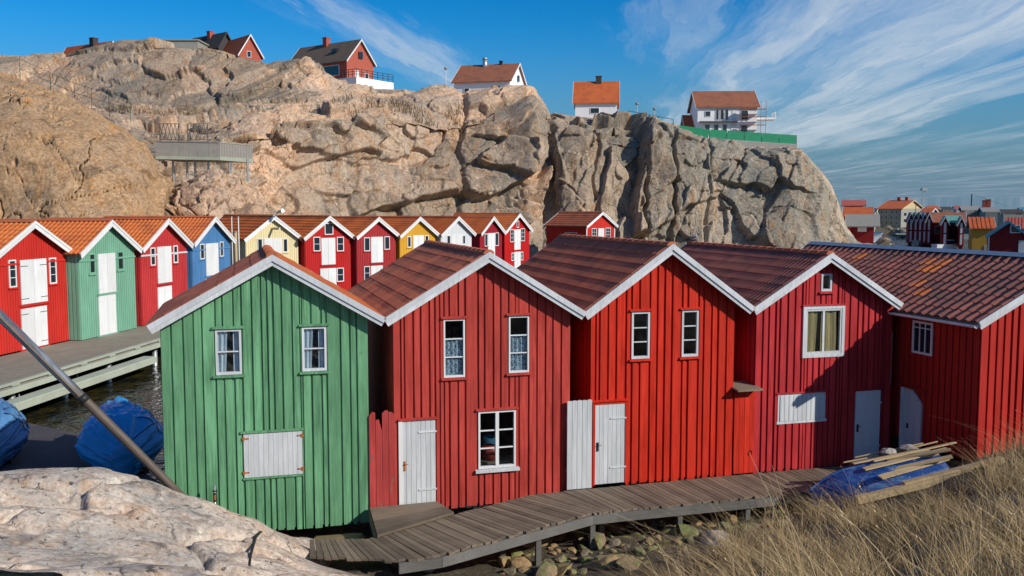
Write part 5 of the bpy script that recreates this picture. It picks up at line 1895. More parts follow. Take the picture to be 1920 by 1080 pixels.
def tarp_boat(name, label, c, rz, w_, h_, L_, mat, seed):
    rg = np.random.default_rng(seed)
    nt_, na = 88, 120
    V = []
    for i in range(nt_):
        t = i / (nt_ - 1)
        e = min(1.0, t / 0.16)
        wt = w_ * (0.30 + 0.70 * math.sin(min(1, e) * math.pi / 2)) * (1 - 0.92 * max(0, (t - 0.45) / 0.55) ** 2.2)
        ht = h_ * (0.62 + 0.38 * math.sin(min(1, t / 0.20) * math.pi / 2)) * (1 - 0.12 * t)
        y = L_ * t + 0.10 * math.sin(t * 9)
        for j in range(na):
            a = -math.pi * 0.5 + 2 * math.pi * j / na
            s, c_ = math.sin(a), math.cos(a)
            x = wt / 2 * np.sign(c_) * abs(c_) ** 0.80
            z = 0.5 + 0.5 * np.sign(s) * abs(s) ** 1.10
            if s > 0:
                x *= 1 - 0.10 * s
            else:
                x *= 1 + 0.12 * s
            V.append((x, y, z * ht))
    V = np.array(V).reshape(nt_, na, 3)
    jj, ii = np.meshgrid(np.arange(na), np.arange(nt_))
    an = jj / na * 2 * math.pi
    fx, fy = np.cos(an) * 2.2, np.sin(an) * 2.2
    wr = fbm(fx * 1.2 + ii * 0.04, fy * 1.2 + ii * 0.025, seed, 4) * 0.07 - np.abs(fbm(fx * 2.4 + ii * 0.012, fy * 2.4 + ii * 0.07, seed + 3, 3)) * 0.09 - np.abs(fbm(fx * 7.0 + ii * 0.02, fy * 7.0 + ii * 0.05, seed + 6, 3)) * 0.035
    sag = -0.05 * np.abs(np.sin(ii * 0.21))
    cen = np.stack([np.zeros_like(an), V[..., 1], np.full_like(an, h_ * 0.45)], -1)
    d = V - cen
    V = V + d / (np.linalg.norm(d, axis=2, keepdims=True) + 1e-6) * (wr + sag)[..., None]
    F = []
    for i in range(nt_ - 1):
        for j in range(na):
            F.append((i * na + j, i * na + (j + 1) % na, (i + 1) * na + (j + 1) % na, (i + 1) * na + j))
    b = MB()
    b.add(V.reshape(-1, 3), F)
    b.f.append(tuple(range(na - 1, -1, -1)))
    b.f.append(tuple((nt_ - 1) * na + k for k in range(na)))
    o = empty(name, c, rz)
    tag(o, label, 'boat')
    b.build('tarpaulin', mat, o, True)
    for i in (12, 32, 54):
        q = [tuple(V[i + (j % 3) // 2, j] * np.array([1.015, 1, 1.01])) for j in range(8, na // 2 - 6, 3)]
        MB().tube(q, 0.011, 5).build('lashing_rope', M['iron'], o, True)
    for (ja, jb) in ((16, 48), (50, 24)):
        q = []
        for k in range(12):
            t = k / 11
            i = int(2 + t * 48)
            j = int(ja + (jb - ja) * t)
            q.append(tuple(V[i, j] * np.array([1.012, 1, 1.015])))
        MB().tube(q, 0.010, 5).build('lashing_rope', M['iron'], o, True)
    for x in (-0.55, 0.55):
        MB().box(x - 0.08, x + 0.08, 0.7, 3.2, -0.05, 0.14).build('trestle', M['deck'], o)
    return o

c_ = atz(232, 900, 0.34)
tarp_boat('covered_boat', 'boat wrapped in a blue tarpaulin beside the green boathouse', (c_[0], c_[1], 0.30), 0.42, 2.15, 1.62, 4.2, M['tarp'], 31)
c_ = atz(-18, 884, 0.34)
tarp_boat('covered_boat', 'boat under pale blue plastic cut by the left edge', (c_[0], c_[1], 0.30), 0.50, 1.9, 1.55, 4.2, M['tarp_clear'], 37)

# standpipe with tap before the green wall
q_ = row(-0.62, 17.95)
tz = 1.45
tp = empty('standpipe', (q_[0], q_[1], tz), PHI)
tag(tp, 'small standpipe with tap by the wall of the green boathouse', 'tap')
MB().tube([(0, 0, -0.9), (0, 0, 0.42)], 0.016, 8).build('pipe', M['steel'], tp, True)
MB().tube([(0, 0, 0.22), (0.0, -0.09, 0.22), (0.0, -0.10, 0.15)], 0.018, 8).build('spout', M['rust'], tp, True)
MB().box(-0.045, 0.045, -0.018, 0.018, 0.29, 0.315).build('handle', M['iron'], tp)
MB().tube([(0, 0, 0.10), (0, 0, 0.27)], 0.032, 8).build('valve', M['iron'], tp, True)

# black hose over the rock
hp = []
for px, py, Y in ((494, 978, 15.6), (488, 1005, 15.2), (480, 1030, 14.6), (470, 1055, 13.9), (462, 1085, 13.0), (452, 1120, 12.0)):
    p_ = aty(px, py, Y)
    hp.append((p_[0], p_[1], max(rz_(p_[0], p_[1]), p_[2] - 0.25) + 0.02))
tag(MB().tube(hp, 0.022, 8).build('hose', M['iron'], None, True), 'black hose running down over the pale foreground rock', 'hose')

# upturned blue boat with a pile of planks
A0, A1 = Vector(atz(1524, 948, 0.98)), Vector(atz(1765, 893, 1.62))
ax_ = (A1 - A0)
Lb = ax_.length
ob = empty('upturned_boat', A0, 0)
tag(ob, 'worn blue rowing boat lying upside down beside the boardwalk end', 'boat')
xv = ax_.normalized()
yv = Vector((-xv.y, xv.x, 0)).normalized()
zv = xv.cross(yv)
ob.rotation_mode = 'QUATERNION'
ob.rotation_quaternion = Matrix((xv, yv, zv)).transposed().to_quaternion()
V, F = [], []
ns, na = 26, 17
for i in range(ns):
    t = i / (ns - 1)
    hw = 0.74 * math.sin(min(1, t / 0.55) * math.pi / 2) ** 0.75 * (1 - 0.22 * max(0, (t - 0.6) / 0.4) ** 2) + 0.015
    hh = 0.56 * (0.55 + 0.45 * math.sin(min(1, t / 0.3) * math.pi / 2)) - 0.10 * max(0, t - 0.6)
    for j in range(na):
        a = math.pi * j / (na - 1)
        lap = 0.010 * ((j * 0.75) % 1)
        V.append((t * Lb, math.cos(a) * hw * (1 + lap), math.sin(a) ** 0.75 * hh * (1 + lap)))
for i in range(ns - 1):
    for j in range(na - 1):
        F.append((i * na + j, i * na + j + 1, (i + 1) * na + j + 1, (i + 1) * na + j))
hm = MB().add(V, F)
hm.f.append(tuple((ns - 1) * na + k for k in range(na)))
hm.build('hull', M['boat'], ob)
MB().tube([(i / 20 * Lb, 0, 0.57 * (0.55 + 0.45 * math.sin(min(1, i / 20 / 0.3) * math.pi / 2)) - 0.10 * max(0, i / 20 - 0.6) + 0.01) for i in range(21)], 0.025, 6).build('keel', M['boat'], ob)
for s in (-1, 1):
    MB().tube([(i / 20 * Lb, s * (0.75 * math.sin(min(1, i / 20 / 0.55) * math.pi / 2) ** 0.75 * (1 - 0.22 * max(0, (i / 20 - 0.6) / 0.4) ** 2) + 0.02), 0.02) for i in range(21)], 0.03, 6).build('gunwale', M['boat'], ob)
rnd = random.Random(77)
for k in range(15):
    l = rnd.uniform(1.2, 1.95)
    w_ = rnd.uniform(0.11, 0.17)
    sh_ = MB().box(-l / 2, l / 2, -w_ / 2, w_ / 2, -0.014, 0.014)
    o = sh_.build('loose_plank', M['newwood'])
    lay = k // 5
    pos = A0 + xv * (Lb * 0.42 + 0.62 + rnd.uniform(-0.1, 0.55)) + yv * (-0.72 + 0.29 * (k % 5) + rnd.uniform(-0.07, 0.07)) + zv * (0.555 + 0.032 * lay - 0.34 * ((k % 5 - 2.6) / 2.6) ** 2 * (1 if k % 5 < 3 else 0.4) + rnd.uniform(0, 0.02))
    o.matrix_world = Matrix.Translation(pos) @ Matrix((xv, yv, zv)).transposed().to_4x4() @ Matrix.Rotation(rnd.gauss(0.0, 0.15), 4, 'Z') @ Matrix.Rotation(rnd.uniform(-0.05, 0.05), 4, 'Y') @ Matrix.Rotation(0.18 * (2 - k % 5), 4, 'X')
    tag(o, 'raw sawn plank in the pile on the upturned blue boat', 'plank', 'planks piled on the upturned boat')
for k, (t_, yy, lab) in enumerate(((0.62, -0.98, 'thick timber lying along the near side of the plank pile'), (0.98, -0.86, 'thick timber at the right end of the plank pile'))):
    o = MB().box(-1.0, 1.0, -0.07, 0.07, -0.07, 0.07).build('timber', M['newwood'])
    pos = A0 + xv * (Lb * t_) + yv * yy + zv * (0.30 + 0.04 * k)
    o.matrix_world = Matrix.Translation(pos) @ Matrix((xv, yv, zv)).transposed().to_4x4() @ Matrix.Rotation(0.04 + 0.03 * k, 4, 'Z')
    tag(o, lab, 'timber')
for k, t_ in enumerate((0.52, 0.66)):
    o = link('stone', stones[7 + k % 2])
    o.location = A0 + xv * (Lb * t_ + 0.5) + yv * 0.35 + zv * 0.62
    o.scale = (0.20, 0.13, 0.12)
    tag(o, 'pale stone weighing down the planks, %s of two' % ('left' if k == 0 else 'right'), 'stone')

# red bucket and coiled net seen through the lower window of the rust red boathouse
q_ = row(2.83 + (f2.rect((896, 769, 966, 876))[0] + 0.36), B0 + 0.42)
zt_ = 0.95 + f2.rect((896, 769, 966, 876))[2]
bk = MB().tube([(0, 0, 0.02), (0, 0, 0.34)], [0.15, 0.21], 16).build('bucket', flat('red_bucket_plastic', (0.40, 0.05, 0.03), 0.4), None, True)
bk.location = (q_[0], q_[1], zt_ + 0.05)
tag(bk, 'red bucket behind the lower window of the rust red boathouse', 'bucket')
sf = MB().box(-0.6, 0.6, -0.22, 0.22, -0.03, 0.01).build('window_shelf', M['underroof'])
sf.location = (q_[0], q_[1], zt_ + 0.05)
sf.rotation_euler = (0, 0, PHI)
tag(sf, 'shelf with a bucket inside the lower window of the rust red boathouse', 'shelf')
rl = []
for k in range(60):
    a = k * 0.55
    rl.append((q_[0] + 0.02 + 0.16 * math.cos(a), q_[1] - 0.05 + 0.14 * math.sin(a), zt_ + 0.42 + 0.0025 * k + 0.03 * math.sin(k * 1.7)))
tag(MB().tube(rl, 0.016, 5).build('rope_coil', flat('teal_rope', (0.06, 0.20, 0.26), 0.8), None, True), 'teal rope coil heaped on the bucket behind the window', 'rope')

# ================================================================== HOUSES ON THE CLIFF AND THE TOWN
M['brick'] = flat('red_brick', (0.36, 0.085, 0.055), 0.85, 0, 0.22, 6)
M['render_w'] = flat('white_render', (0.78, 0.79, 0.80), 0.7, 0, 0.04, 1)
M['roof_gb'] = clay('mossy_brown_roof', (0.155, 0.105, 0.075), (0.20, 0.145, 0.10), (0.10, 0.085, 0.06), moss=0.6)
M['roof_or'] = clay('orange_roof_far', (0.48, 0.095, 0.022), (0.56, 0.125, 0.028), (0.32, 0.07, 0.025))
M['roof_br'] = clay('brown_roof_far', (0.30, 0.10, 0.050), (0.36, 0.13, 0.065), (0.16, 0.07, 0.045))
M['roof_dk'] = flat('dark_felt_roof', (0.05, 0.045, 0.045), 0.9)
M['roof_gy'] = flat('grey_sheet_roof', (0.26, 0.25, 0.23), 0.8)
M['roof_rd'] = clay('red_roof_far', (0.42, 0.08, 0.055), (0.50, 0.11, 0.07), (0.26, 0.06, 0.05))
M['roof_tl'] = flat('teal_sheet_roof', (0.14, 0.34, 0.29), 0.6)
M['trim_bl'] = flat('blue_trim', (0.04, 0.22, 0.36), 0.6)
M['town_red'] = paint('town_red', (0.24, 0.016, 0.018), 0.12)
M['town_yel'] = paint('town_yellow', (0.50, 0.29, 0.045), 0.10)
M['town_cream'] = paint('town_cream', (0.58, 0.47, 0.27), 0.08)
M['town_grey'] = paint('town_grey', (0.33, 0.33, 0.29), 0.08)
M['net'] = flat('green_fence_sheet', (0.02, 0.27, 0.13), 0.6)
M['conc'] = flat('concrete', (0.34, 0.32, 0.29), 0.9)
M['greenpost'] = flat('green_post', (0.03, 0.13, 0.09), 0.6)

def line_to(p, d, px):
    """distance along d (horizontal) from p until the ray of column px"""
    r = (px - 960) / FPX
    return (r * p[1] - p[0]) / (d[0] - r * d[1])

def far_house(name, label, cat, Y, xl, xc, xr, yb, ye, yr, al, wall, roof, group=None, rake=None, oh=0.35, front=(), gable=(), gw=None, ll=None, skirt=1.5, chim=None, chim_mat=None, gable_wall=None, ribs=False):
    """gabled house: long side towards the camera, gable end to the right; openings as shares of the wall (x0, x1, z0, z1)"""
    a = R(al)
    dl, dg = np.array([-math.cos(a), math.sin(a)]), np.array([math.sin(a), math.cos(a)])
    c = aty(xc, ye, Y)
    L = ll or line_to(c[:2], dl, xl)
    W = gw or line_to(c[:2], dg, xr)
    ze = c[2]
    zb = aty(xc, yb, Y)[2] - skirt
    o2 = c[:2] + dl * L
    mid = c[:2] + dg * W / 2 + dl * L / 2
    zr = aty(960 + FPX * mid[0] / mid[1], yr, mid[1])[2]
    h = empty(name, (o2[0], o2[1], zb), -a)
    tag(h, label, cat, group)
    H, A = ze - zb, zr - zb
    wl = MB()
    wl.box(0, L, 0, W, 0, H)
    wl.build('wall', wall, h)
    gm = gable_wall or wall
    sl = (A - H) / (W / 2)
    for x0, x1 in ((0.0, 0.15), (L - 0.15, L)):
        MB().prism([(0, H), (W, H), (W / 2, A)], 'x', x0, x1).build('gable', gm, h)
    rf = None
    for s in (0, 1):
        y_e, z_e = (-oh, H - oh * sl) if s == 0 else (W + oh, H - oh * sl)
        poly = [(W / 2, A + 0.10), (y_e, z_e + 0.10), (y_e, z_e - 0.06), (W / 2, A - 0.06)]
        m_ = MB().prism(poly if s else poly[::-1], 'x', -oh, L + oh)
        if rf is None:
            rf = m_.build('roof', roof, h)
        else:
            m_.build('roof', roof, h)
        rk = [(W / 2, A + 0.13), (y_e, z_e + 0.13), (y_e, z_e - 0.16), (W / 2, A - 0.16)]
        for x0, x1 in ((-oh - 0.05, -oh - 0.002), (L + oh + 0.002, L + oh + 0.05)):
            MB().prism(rk if s else rk[::-1], 'x', x0, x1).build('bargeboard', rake or M['white'], h)
    if ribs:
        n = int(L / 0.45)
        S = math.hypot(W / 2 + oh, A - H + oh * sl)
        m_ = MB()
        for i in range(n):
            x = -oh + (L + 2 * oh) * i / n
            m_.beam((x, W / 2, A + 0.13), (x, -oh, H - oh * sl + 0.13), 0.16, 0.08, (0, 0, 1))
        o = m_.build('tile_ribs', roof, rf)
        o['kind'] = 'stuff'
    vis = H - skirt
    def opening(on, r, kind):
        x0, x1, z0, z1 = r
        S_ = L if on == 'f' else W
        a0, a1 = x0 * S_, x1 * S_
        b0, b1 = skirt + z0 * vis, skirt + z1 * vis
        f = 0.07
        def bx(m, u0, u1, v0, v1, e0, e1):
            if on == 'f':
                m.box(u0, u1, -e1, -e0, v0, v1)
            else:
                m.box(L + e0, L + e1, u0, u1, v0, v1)
            return m
        if kind == 'D':
            bx(MB(), a0, a1, b0, b1, 0.002, 0.06).build('door', M['white'], h)
            return
        m_ = MB()
        bx(m_, a0, a0 + f, b0, b1, 0.002, 0.07)
        bx(m_, a1 - f, a1, b0, b1, 0.002, 0.07)
        bx(m_, a0 + f, a1 - f, b0, b0 + f, 0.002, 0.068)
        bx(m_, a0 + f, a1 - f, b1 - f, b1, 0.002, 0.068)
        wn = m_.build('window', M['white'], h)
        n = 1 if a1 - a0 < 0.9 else 2 if a1 - a0 < 1.9 else 3
        for i in range(n):
            u0, u1 = a0 + f + (a1 - a0 - 2 * f) * i / n, a0 + f + (a1 - a0 - 2 * f) * (i + 1) / n
            bx(MB(), u0 + (0.03 if i else 0), u1, b0 + f, b1 - f, 0.002, 0.03).build('pane', M['pane_far'], wn)
    for r in front:
        opening('f', r[:4], r[4] if len(r) > 4 else 'W')
    for r in gable:
        opening('g', r[:4], r[4] if len(r) > 4 else 'W')
    if chim:
        for (t, w_, hh) in chim:
            m_ = MB().box(L * t - w_ / 2, L * t + w_ / 2, W / 2 - w_ / 2 - 0.1, W / 2 + w_ / 2 - 0.1, A - 0.8, A + hh)
            m_.box(L * t - w_ / 2 - 0.06, L * t + w_ / 2 + 0.06, W / 2 - w_ / 2 - 0.16, W / 2 + w_ / 2 - 0.04, A + hh, A + hh + 0.1)
            m_.build('chimney', chim_mat or M['brick'], h)
    return h, L, W, H, A, skirt

CT = 'houses on the cliff top'
far_house('house', 'orange roof with a dark chimney just showing over the far left cliff', 'house', 142, 128, 196, 236, 118, 102, 84, 30, M['render_w'], M['roof_or'], CT, chim=[(0.62, 0.9, 0.8)], chim_mat=M['roof_dk'])
fb = aty(330, 82, 140)
m_ = MB().box(-3.0, 3.2, 0, 5, -4, 0.45)
m_.box(-3.2, 3.4, -0.2, 5.2, 0.45, 0.65)
o = m_.build('flat_roofed_building', M['town_grey'])
o.location = fb
tag(o, 'low grey flat-roofed building on the cliff left of the dark roof', 'building', CT)
far_house('house', 'dark-roofed house with brick chimney left of the orange-roofed brick house', 'house', 143, 362, 410, 446, 110, 84, 67, 38, M['roof_dk'], M['roof_dk'], CT, rake=M['roof_dk'], chim=[(0.55, 0.8, 0.5)])
far_house('house', 'brick house with orange roof and white bargeboard on the left cliff top', 'house', 138, 412, 448, 497, 128, 98, 73, 48, M['brick'], M['roof_or'], CT, gable=[(0.35, 0.55, 0.75, 1.15)])
hE, LE, WE, HE, AE, SE = far_house('house', 'brick house with mossy brown roof, chimney and white railed terrace', 'house', 134, 547, 650, 704, 152, 110, 83, 35, M['brick'], M['roof_gb'], CT,
                                   front=[(0.62, 0.88, 0.30, 0.78)], gable=[(0.30, 0.44, 0.05, 0.55, 'D'), (0.66, 0.80, 0.10, 0.5)], chim=[(0.45, 0.8, 0.9)])
MB().box(LE * 0.68, LE * 0.76, WE * 0.16, WE * 0.26, AE - (AE - HE) * 0.55, AE - (AE - HE) * 0.38).build('roof_window', M['pane_far'], hE)
MB().box(LE + 0.14, LE + 0.20, WE / 2 - 0.4, WE / 2 + 0.4, HE + 0.35, HE + 1.3).build('window', M['pane_far'], hE)
# terrace: white wall with railing
MB().box(LE - 0.5, LE + 3.4, -1.6, WE + 0.6, SE - 2.2, SE + 0.15).build('terrace_wall', M['render_w'], hE)
m_ = MB()
for i in range(8):
    y = -1.55 + (WE + 2.1) * i / 7
    m_.box(LE + 3.30, LE + 3.36, y, y + 0.06, SE + 0.15, SE + 1.25)
for i in range(6):
    x = LE - 0.4 + 3.7 * i / 5
    m_.box(x, x + 0.06, -1.57, -1.51, SE + 0.15, SE + 1.25)
for z in (0.55, 0.9, 1.25):
    m_.box(LE + 3.30, LE + 3.36, -1.57, WE + 0.6, SE + z - 0.02, SE + z + 0.04)
    m_.box(LE - 0.4, LE + 3.3, -1.57, -1.51, SE + z - 0.02, SE + z + 0.04)
m_.build('railing', M['iron'], hE)
hF, LF, WF, HF, AF, SF = far_house('house', 'white house with brown roof and steel flue on the middle cliff top', 'house', 133, 853, 956, 984, 178, 149, 122, 16, M['render_w'], M['roof_br'], CT,
                                   front=[(0.18, 0.28, 0.1, 0.55), (0.66, 0.84, 0.1, 0.62)], gable=[(0.25, 0.40, 0.1, 0.6)], chim=[(0.70, 0.4, 0.4)], chim_mat=M['iron'])
MB().tube([(LF * 0.42, WF / 2 - 0.4, AF - 0.8), (LF * 0.42, WF / 2 - 0.4, AF + 0.75)], 0.34, 12).tube([(LF * 0.42, WF / 2 - 0.4, AF + 0.75), (LF * 0.42, WF / 2 - 0.4, AF + 1.05)], [0.42, 0.30], 12).build('flue', M['steel'], hF, True)
MB().box(LF + 0.14, LF + 0.20, WF / 2 - 0.4, WF / 2 + 0.4, HF + 0.2, HF + 1.1).build('window', M['pane_far'], hF)
MB().box(LF + 0.05, LF + 2.6, -0.3, WF + 0.4, SF - 1.0, SF + 0.35).build('balcony', M['render_w'], hF)
hG, LG, WG, HG, AG, SG = far_house('house', 'white house with bright orange tile roof on the cliff edge', 'house', 131, 1077, 1157, 1167, 214, 189, 154, 6, M['render_w'], M['roof_or'], CT,
                                   front=[(0.36, 0.58, 0.05, 0.5)], chim=[(0.55, 0.8, 0.7)], chim_mat=M['roof_dk'], gw=6.5)
MB().box(LG + 0.14, LG + 0.20, 2.6, 3.6, HG + 0.8, HG + 2.2).build('window', M['pane_far'], hG)
far_house('shed', 'small orange-roofed outbuilding left of the two-storey white house', 'shed', 134, 1284, 1302, 1308, 246, 240, 217, 3, M['render_w'], M['roof_or'], CT, gw=5)
hH, LH, WH, HH, AH, SH = far_house('house', 'two-storey white house with scaffolding above the green fence', 'house', 131, 1304, 1420, 1424, 252, 198, 172, 2, M['render_w'], M['roof_br'], CT,
                                   front=[(0.12, 0.22, 0.62, 0.82), (0.30, 0.36, 0.50, 0.88), (0.375, 0.44, 0.50, 0.88), (0.455, 0.52, 0.50, 0.88), (0.58, 0.65, 0.5, 0.88, 'D'), (0.72, 0.85, 0.50, 0.85),
                                          (0.12, 0.21, 0.03, 0.36), (0.27, 0.36, 0.03, 0.36), (0.42, 0.50, 0.03, 0.36), (0.56, 0.66, 0.0, 0.42, 'D'), (0.72, 0.84, 0.03, 0.34)], gw=7.0)
MB().box(LH * 0.02, LH * 0.66, -0.7, -0.08, SH + 0.42 * (HH - SH), SH + 0.45 * (HH - SH)).build('canopy', M['roof_dk'], hH)
sc_ = MB()
for x in (LH * 0.70, LH + 0.2, LH + 0.9):
    sc_.box(x, x + 0.05, -1.3, -1.25, SH - 1, HH + 0.4)
for z in (0.30, 0.58, 0.85):
    zz = SH + z * (HH - SH)
    sc_.box(LH * 0.70, LH + 1.0, -1.3, -0.5, zz, zz + 0.04)
sc = sc_.build('scaffolding', M['rust'])
sc.matrix_world = hH.matrix_world.copy()
sc.location, sc.rotation_euler = hH.location, hH.rotation_euler
tag(sc, 'scaffolding at the right end of the two-storey white house', 'scaffolding')
MB().box(LH + 0.3, LH + 2.9, 1.2, 3.4, SH + 0.55 * (HH - SH), SH + 0.62 * (HH - SH)).box(LH + 2.8, LH + 2.9, 1.2, 3.4, SH + 0.62 * (HH - SH), SH + 0.82 * (HH - SH)).build('balcony', M['render_w'], hH)

def rail_line(name, label, cat, pts, hgt, mat, panel=None, step=1.6, rails=(0.5, 1.0), thick=0.05, wallmat=None, wall_h=0):
    """posts along a line of points with rails or sheet panels between them"""
    o0 = pts[0]
    o = empty(name, tuple(o0))
    tag(o, label, cat)
    for a, b in zip(pts[:-1], pts[1:]):
        a, b = Vector(a) - Vector(o0), Vector(b) - Vector(o0)
        n = max(1, int((b - a).length / step))
        for i in range(n + 1):
            p_ = a.lerp(b, i / n)
            MB().tube([p_ + Vector((0, 0, -0.4)), p_ + Vector((0, 0, hgt))], thick, 6).build('post', mat, o)
        if panel:
            for i in range(n):
                p_, q = a.lerp(b, (i + 0.02) / n), a.lerp(b, (i + 0.98) / n)
                z0, z1 = Vector((0, 0, 0.02)), Vector((0, 0, hgt - 0.03))
                u = (q - p_).normalized()
                m_ = MB().beam(p_ + Vector((0, -0.05, hgt / 2)), q + Vector((0, -0.05, hgt / 2)), 0.02, hgt - 0.08)
                m_.build('panel', panel, o)
        else:
            for k in rails:
                MB().beam(a + Vector((0, 0, hgt * k)), b + Vector((0, 0, hgt * k)), thick * 1.3, thick * 1.3).build('rail', mat, o)
        if wallmat:
            MB().beam(a + Vector((0, -0.1, -wall_h / 2)), b + Vector((0, -0.1, -wall_h / 2)), 0.3, wall_h).build('base_wall', wallmat, o)
    return o

def P3(px, py, Y):
    return tuple(aty(px, py, Y))
rail_line('sheeted_fence', 'green sheeted fence along the cliff edge before the white house', 'fence', [P3(1271, 252, 121.6), P3(1330, 260, 121.4), P3(1493, 271, 121.4)], 1.22, M['greenpost'], M['net'], 2.2, wallmat=M['conc'], wall_h=0.9)
rail_line('railing', 'dark railing on the concrete wall left of the green fence', 'railing', [P3(1178, 224, 121.0), P3(1262, 240, 121.0)], 1.1, M['iron'], None, 1.7, (0.45, 1.0), 0.045, M['conc'], 0.9)
rail_line('wire_fence', 'thin green fence posts on the slope above the tan dome', 'fence', [P3(38, 146, 96), P3(95, 172, 95), P3(140, 192, 94), P3(205, 212, 92), P3(245, 222, 91)], 1.9, M['greenpost'], None, 2.2, (0.5, 1.0), 0.03)
rail_line('wire_fence', 'thin green fence across the middle of the upper cliff ledge', 'fence', [P3(500, 230, 100), P3(548, 226, 101), P3(600, 222, 103)], 1.5, M['greenpost'], None, 2.4, (0.5, 1.0), 0.03)
for px, yb_, yt_, lab in ((836, 172, 131, 'lamp post left of the brown-roofed white house'), (1194, 226, 197, 'lamp post at the left end of the dark railing'), (1227, 234, 207, 'lamp post in the middle of the dark railing')):
    p_ = aty(px, yb_, 123.5)
    t_ = aty(px, yt_, 123.5)
    lp = empty('lamp_post', tuple(p_))
    tag(lp, lab, 'lamp')
    hh = t_[2] - p_[2]
    MB().tube([(0, 0, -0.8), (0, 0, hh)], 0.05, 6).build('post', M['steel'], lp)
    MB().tube([(0, 0, hh), (0, 0, hh + 0.12), (0, 0, hh + 0.3), (0, 0, hh + 0.36)], [0.12, 0.24, 0.22, 0.05], 10).build('lamp_head', M['roof_gy'], lp)

# timber viewing platform on steel legs, with lattice screens
vp = empty('viewing_platform', P3(292, 292, 77.5))
tag(vp, 'grey timber viewing platform on steel legs between dome and cliff', 'platform')
W1 = Vector(aty(412, 294, 77.5)) - Vector(aty(292, 292, 77.5))
W2 = Vector(aty(474, 299, 80.0)) - Vector(aty(292, 292, 77.5))
M['slat'] = weather('grey_slat', (0.20, 0.19, 0.17), (0.36, 0.34, 0.31))
MB().prism([(0, 0), (W1.x, W1.y), (W2.x, W2.y), (W2.x - 1, W2.y + 4), (0, 5)], 'z', -0.25, -0.02).build('floor', M['deck_grey'], vp)
for a, b in ((Vector((0, 0, 0)), W1), (W1, W2)):
    n = int((b - a).length / 0.15)
    m_ = MB()
    for i in range(n):
        p_, q = a.lerp(b, (i + 0.1) / n), a.lerp(b, (i + 0.9) / n)
        m_.beam(p_ + Vector((0, 0, 0.58)), q + Vector((0, 0, 0.58)), 0.03, 1.15)
    o = m_.build('balustrade_slats', M['slat'], vp)
    o['kind'] = 'stuff'
    MB().beam(a + Vector((0, -0.03, -0.16)), b + Vector((0, -0.03, -0.16)), 0.08, 0.24).build('edge_beam', M['deck_grey'], vp)
    MB().beam(a + Vector((0, -0.02, 1.18)), b + Vector((0, -0.02, 1.18)), 0.10, 0.06).build('top_rail', M['slat'], vp)
for px, yb_ in ((322, 318), (363, 315), (428, 320), (348, 305), (388, 308), (462, 312)):
    p_ = Vector(aty(px, 296, 78.2)) - Vector(aty(292, 292, 77.5))
    MB().tube([(p_.x, p_.y + 0.3, -0.2), (p_.x, p_.y + 0.3, -0.2 - (yb_ - 290) * 0.055 - 0.7)], 0.10, 8).build('leg', M['steel'], vp)
for x0, x1 in ((300, 336), (352, 390)):
    p_, q = Vector(aty(x0, 262, 80.5)) - Vector(aty(292, 292, 77.5)), Vector(aty(x1, 262, 80.5)) - Vector(aty(292, 292, 77.5))
    fr = MB()
    zt = 1.35
    fr.beam(p_ + Vector((0, 0, 0)), q, 0.06, 0.06).beam(p_ + Vector((0, 0, zt)), q + Vector((0, 0, zt)), 0.06, 0.06)
    fr.beam(p_ + Vector((0, 0, -1.4)), p_ + Vector((0, 0, zt)), 0.08, 0.08).beam(q + Vector((0, 0, -1.4)), q + Vector((0, 0, zt)), 0.08, 0.08)
    n = 5
    for i in range(n):
        a, b = p_.lerp(q, i / n), p_.lerp(q, (i + 1) / n)
        fr.beam(a, b + Vector((0, 0, zt)), 0.04, 0.04).beam(a + Vector((0, 0, zt)), b, 0.04, 0.04)
    fr.build('lattice_screen', M['beam'], vp)
    MB().beam(p_ + Vector((0, 0, -0.6)), q + Vector((0, 0, -0.6)), 0.05, 1.0).build('panel', M['slat'], vp)

# ------------------------------------------------------------------ far shore and the town across the water
fs = MB()
nx = 60
xs_ = np.linspace(60, 900, nx)
pf = [(x, 265 + 30 * math.sin(x * 0.05) + (0 if x > 130 else (130 - x) * 1.2)) for x in xs_]
vs = []
for i, (x, y) in enumerate(pf):
    hgt = 1.6 + 1.8 * abs(math.sin(i * 0.9)) + 1.2 * math.sin(i * 2.3 + 1)
    vs += [(x, y, -0.5), (x, y + 3, 1.0), (x * 1.05, y + 60, 2.0 + hgt * 0.3), (x * 1.3, y + 200, 4.0 + hgt * 0.6), (x * 2.2, y + 800, -1)]
fs.add(vs, [(i * 5 + k, (i + 1) * 5 + k, (i + 1) * 5 + k + 1, i * 5 + k + 1) for i in range(nx - 1) for k in range(4)])
tag(fs.build('far_shore', M['ground']), 'low rocky shore under the far town', kind='structure')
TW = 'houses of the town across the water'
def th(*a, **k):
    k.setdefault('group', TW)
    k.setdefault('skirt', 3.0)
    return far_house(*a, **k)
th('house', 'red house with grey roof and white shutter at the foot of the cliff', 'house', 146, 1594, 1639, 1642, 466, 421, 403, 20, M['town_red'], M['roof_gy'], front=[(0.30, 0.68, 0.70, 1.0, 'D')], gw=7, oh=0.8)
th('house', 'orange-roofed house behind the grey-roofed red one', 'house', 165, 1582, 1634, 1637, 425, 405, 389, 20, M['town_red'], M['roof_or'], gw=8, oh=0.4)
th('house', 'dark red hipped house highest above the cliff foot', 'house', 190, 1581, 1618, 1622, 402, 385, 376, 20, M['town_red'], M['roof_rd'], front=[(0.35, 0.75, 0.2, 0.8)], gw=9, oh=0.6, rake=M['roof_rd'])
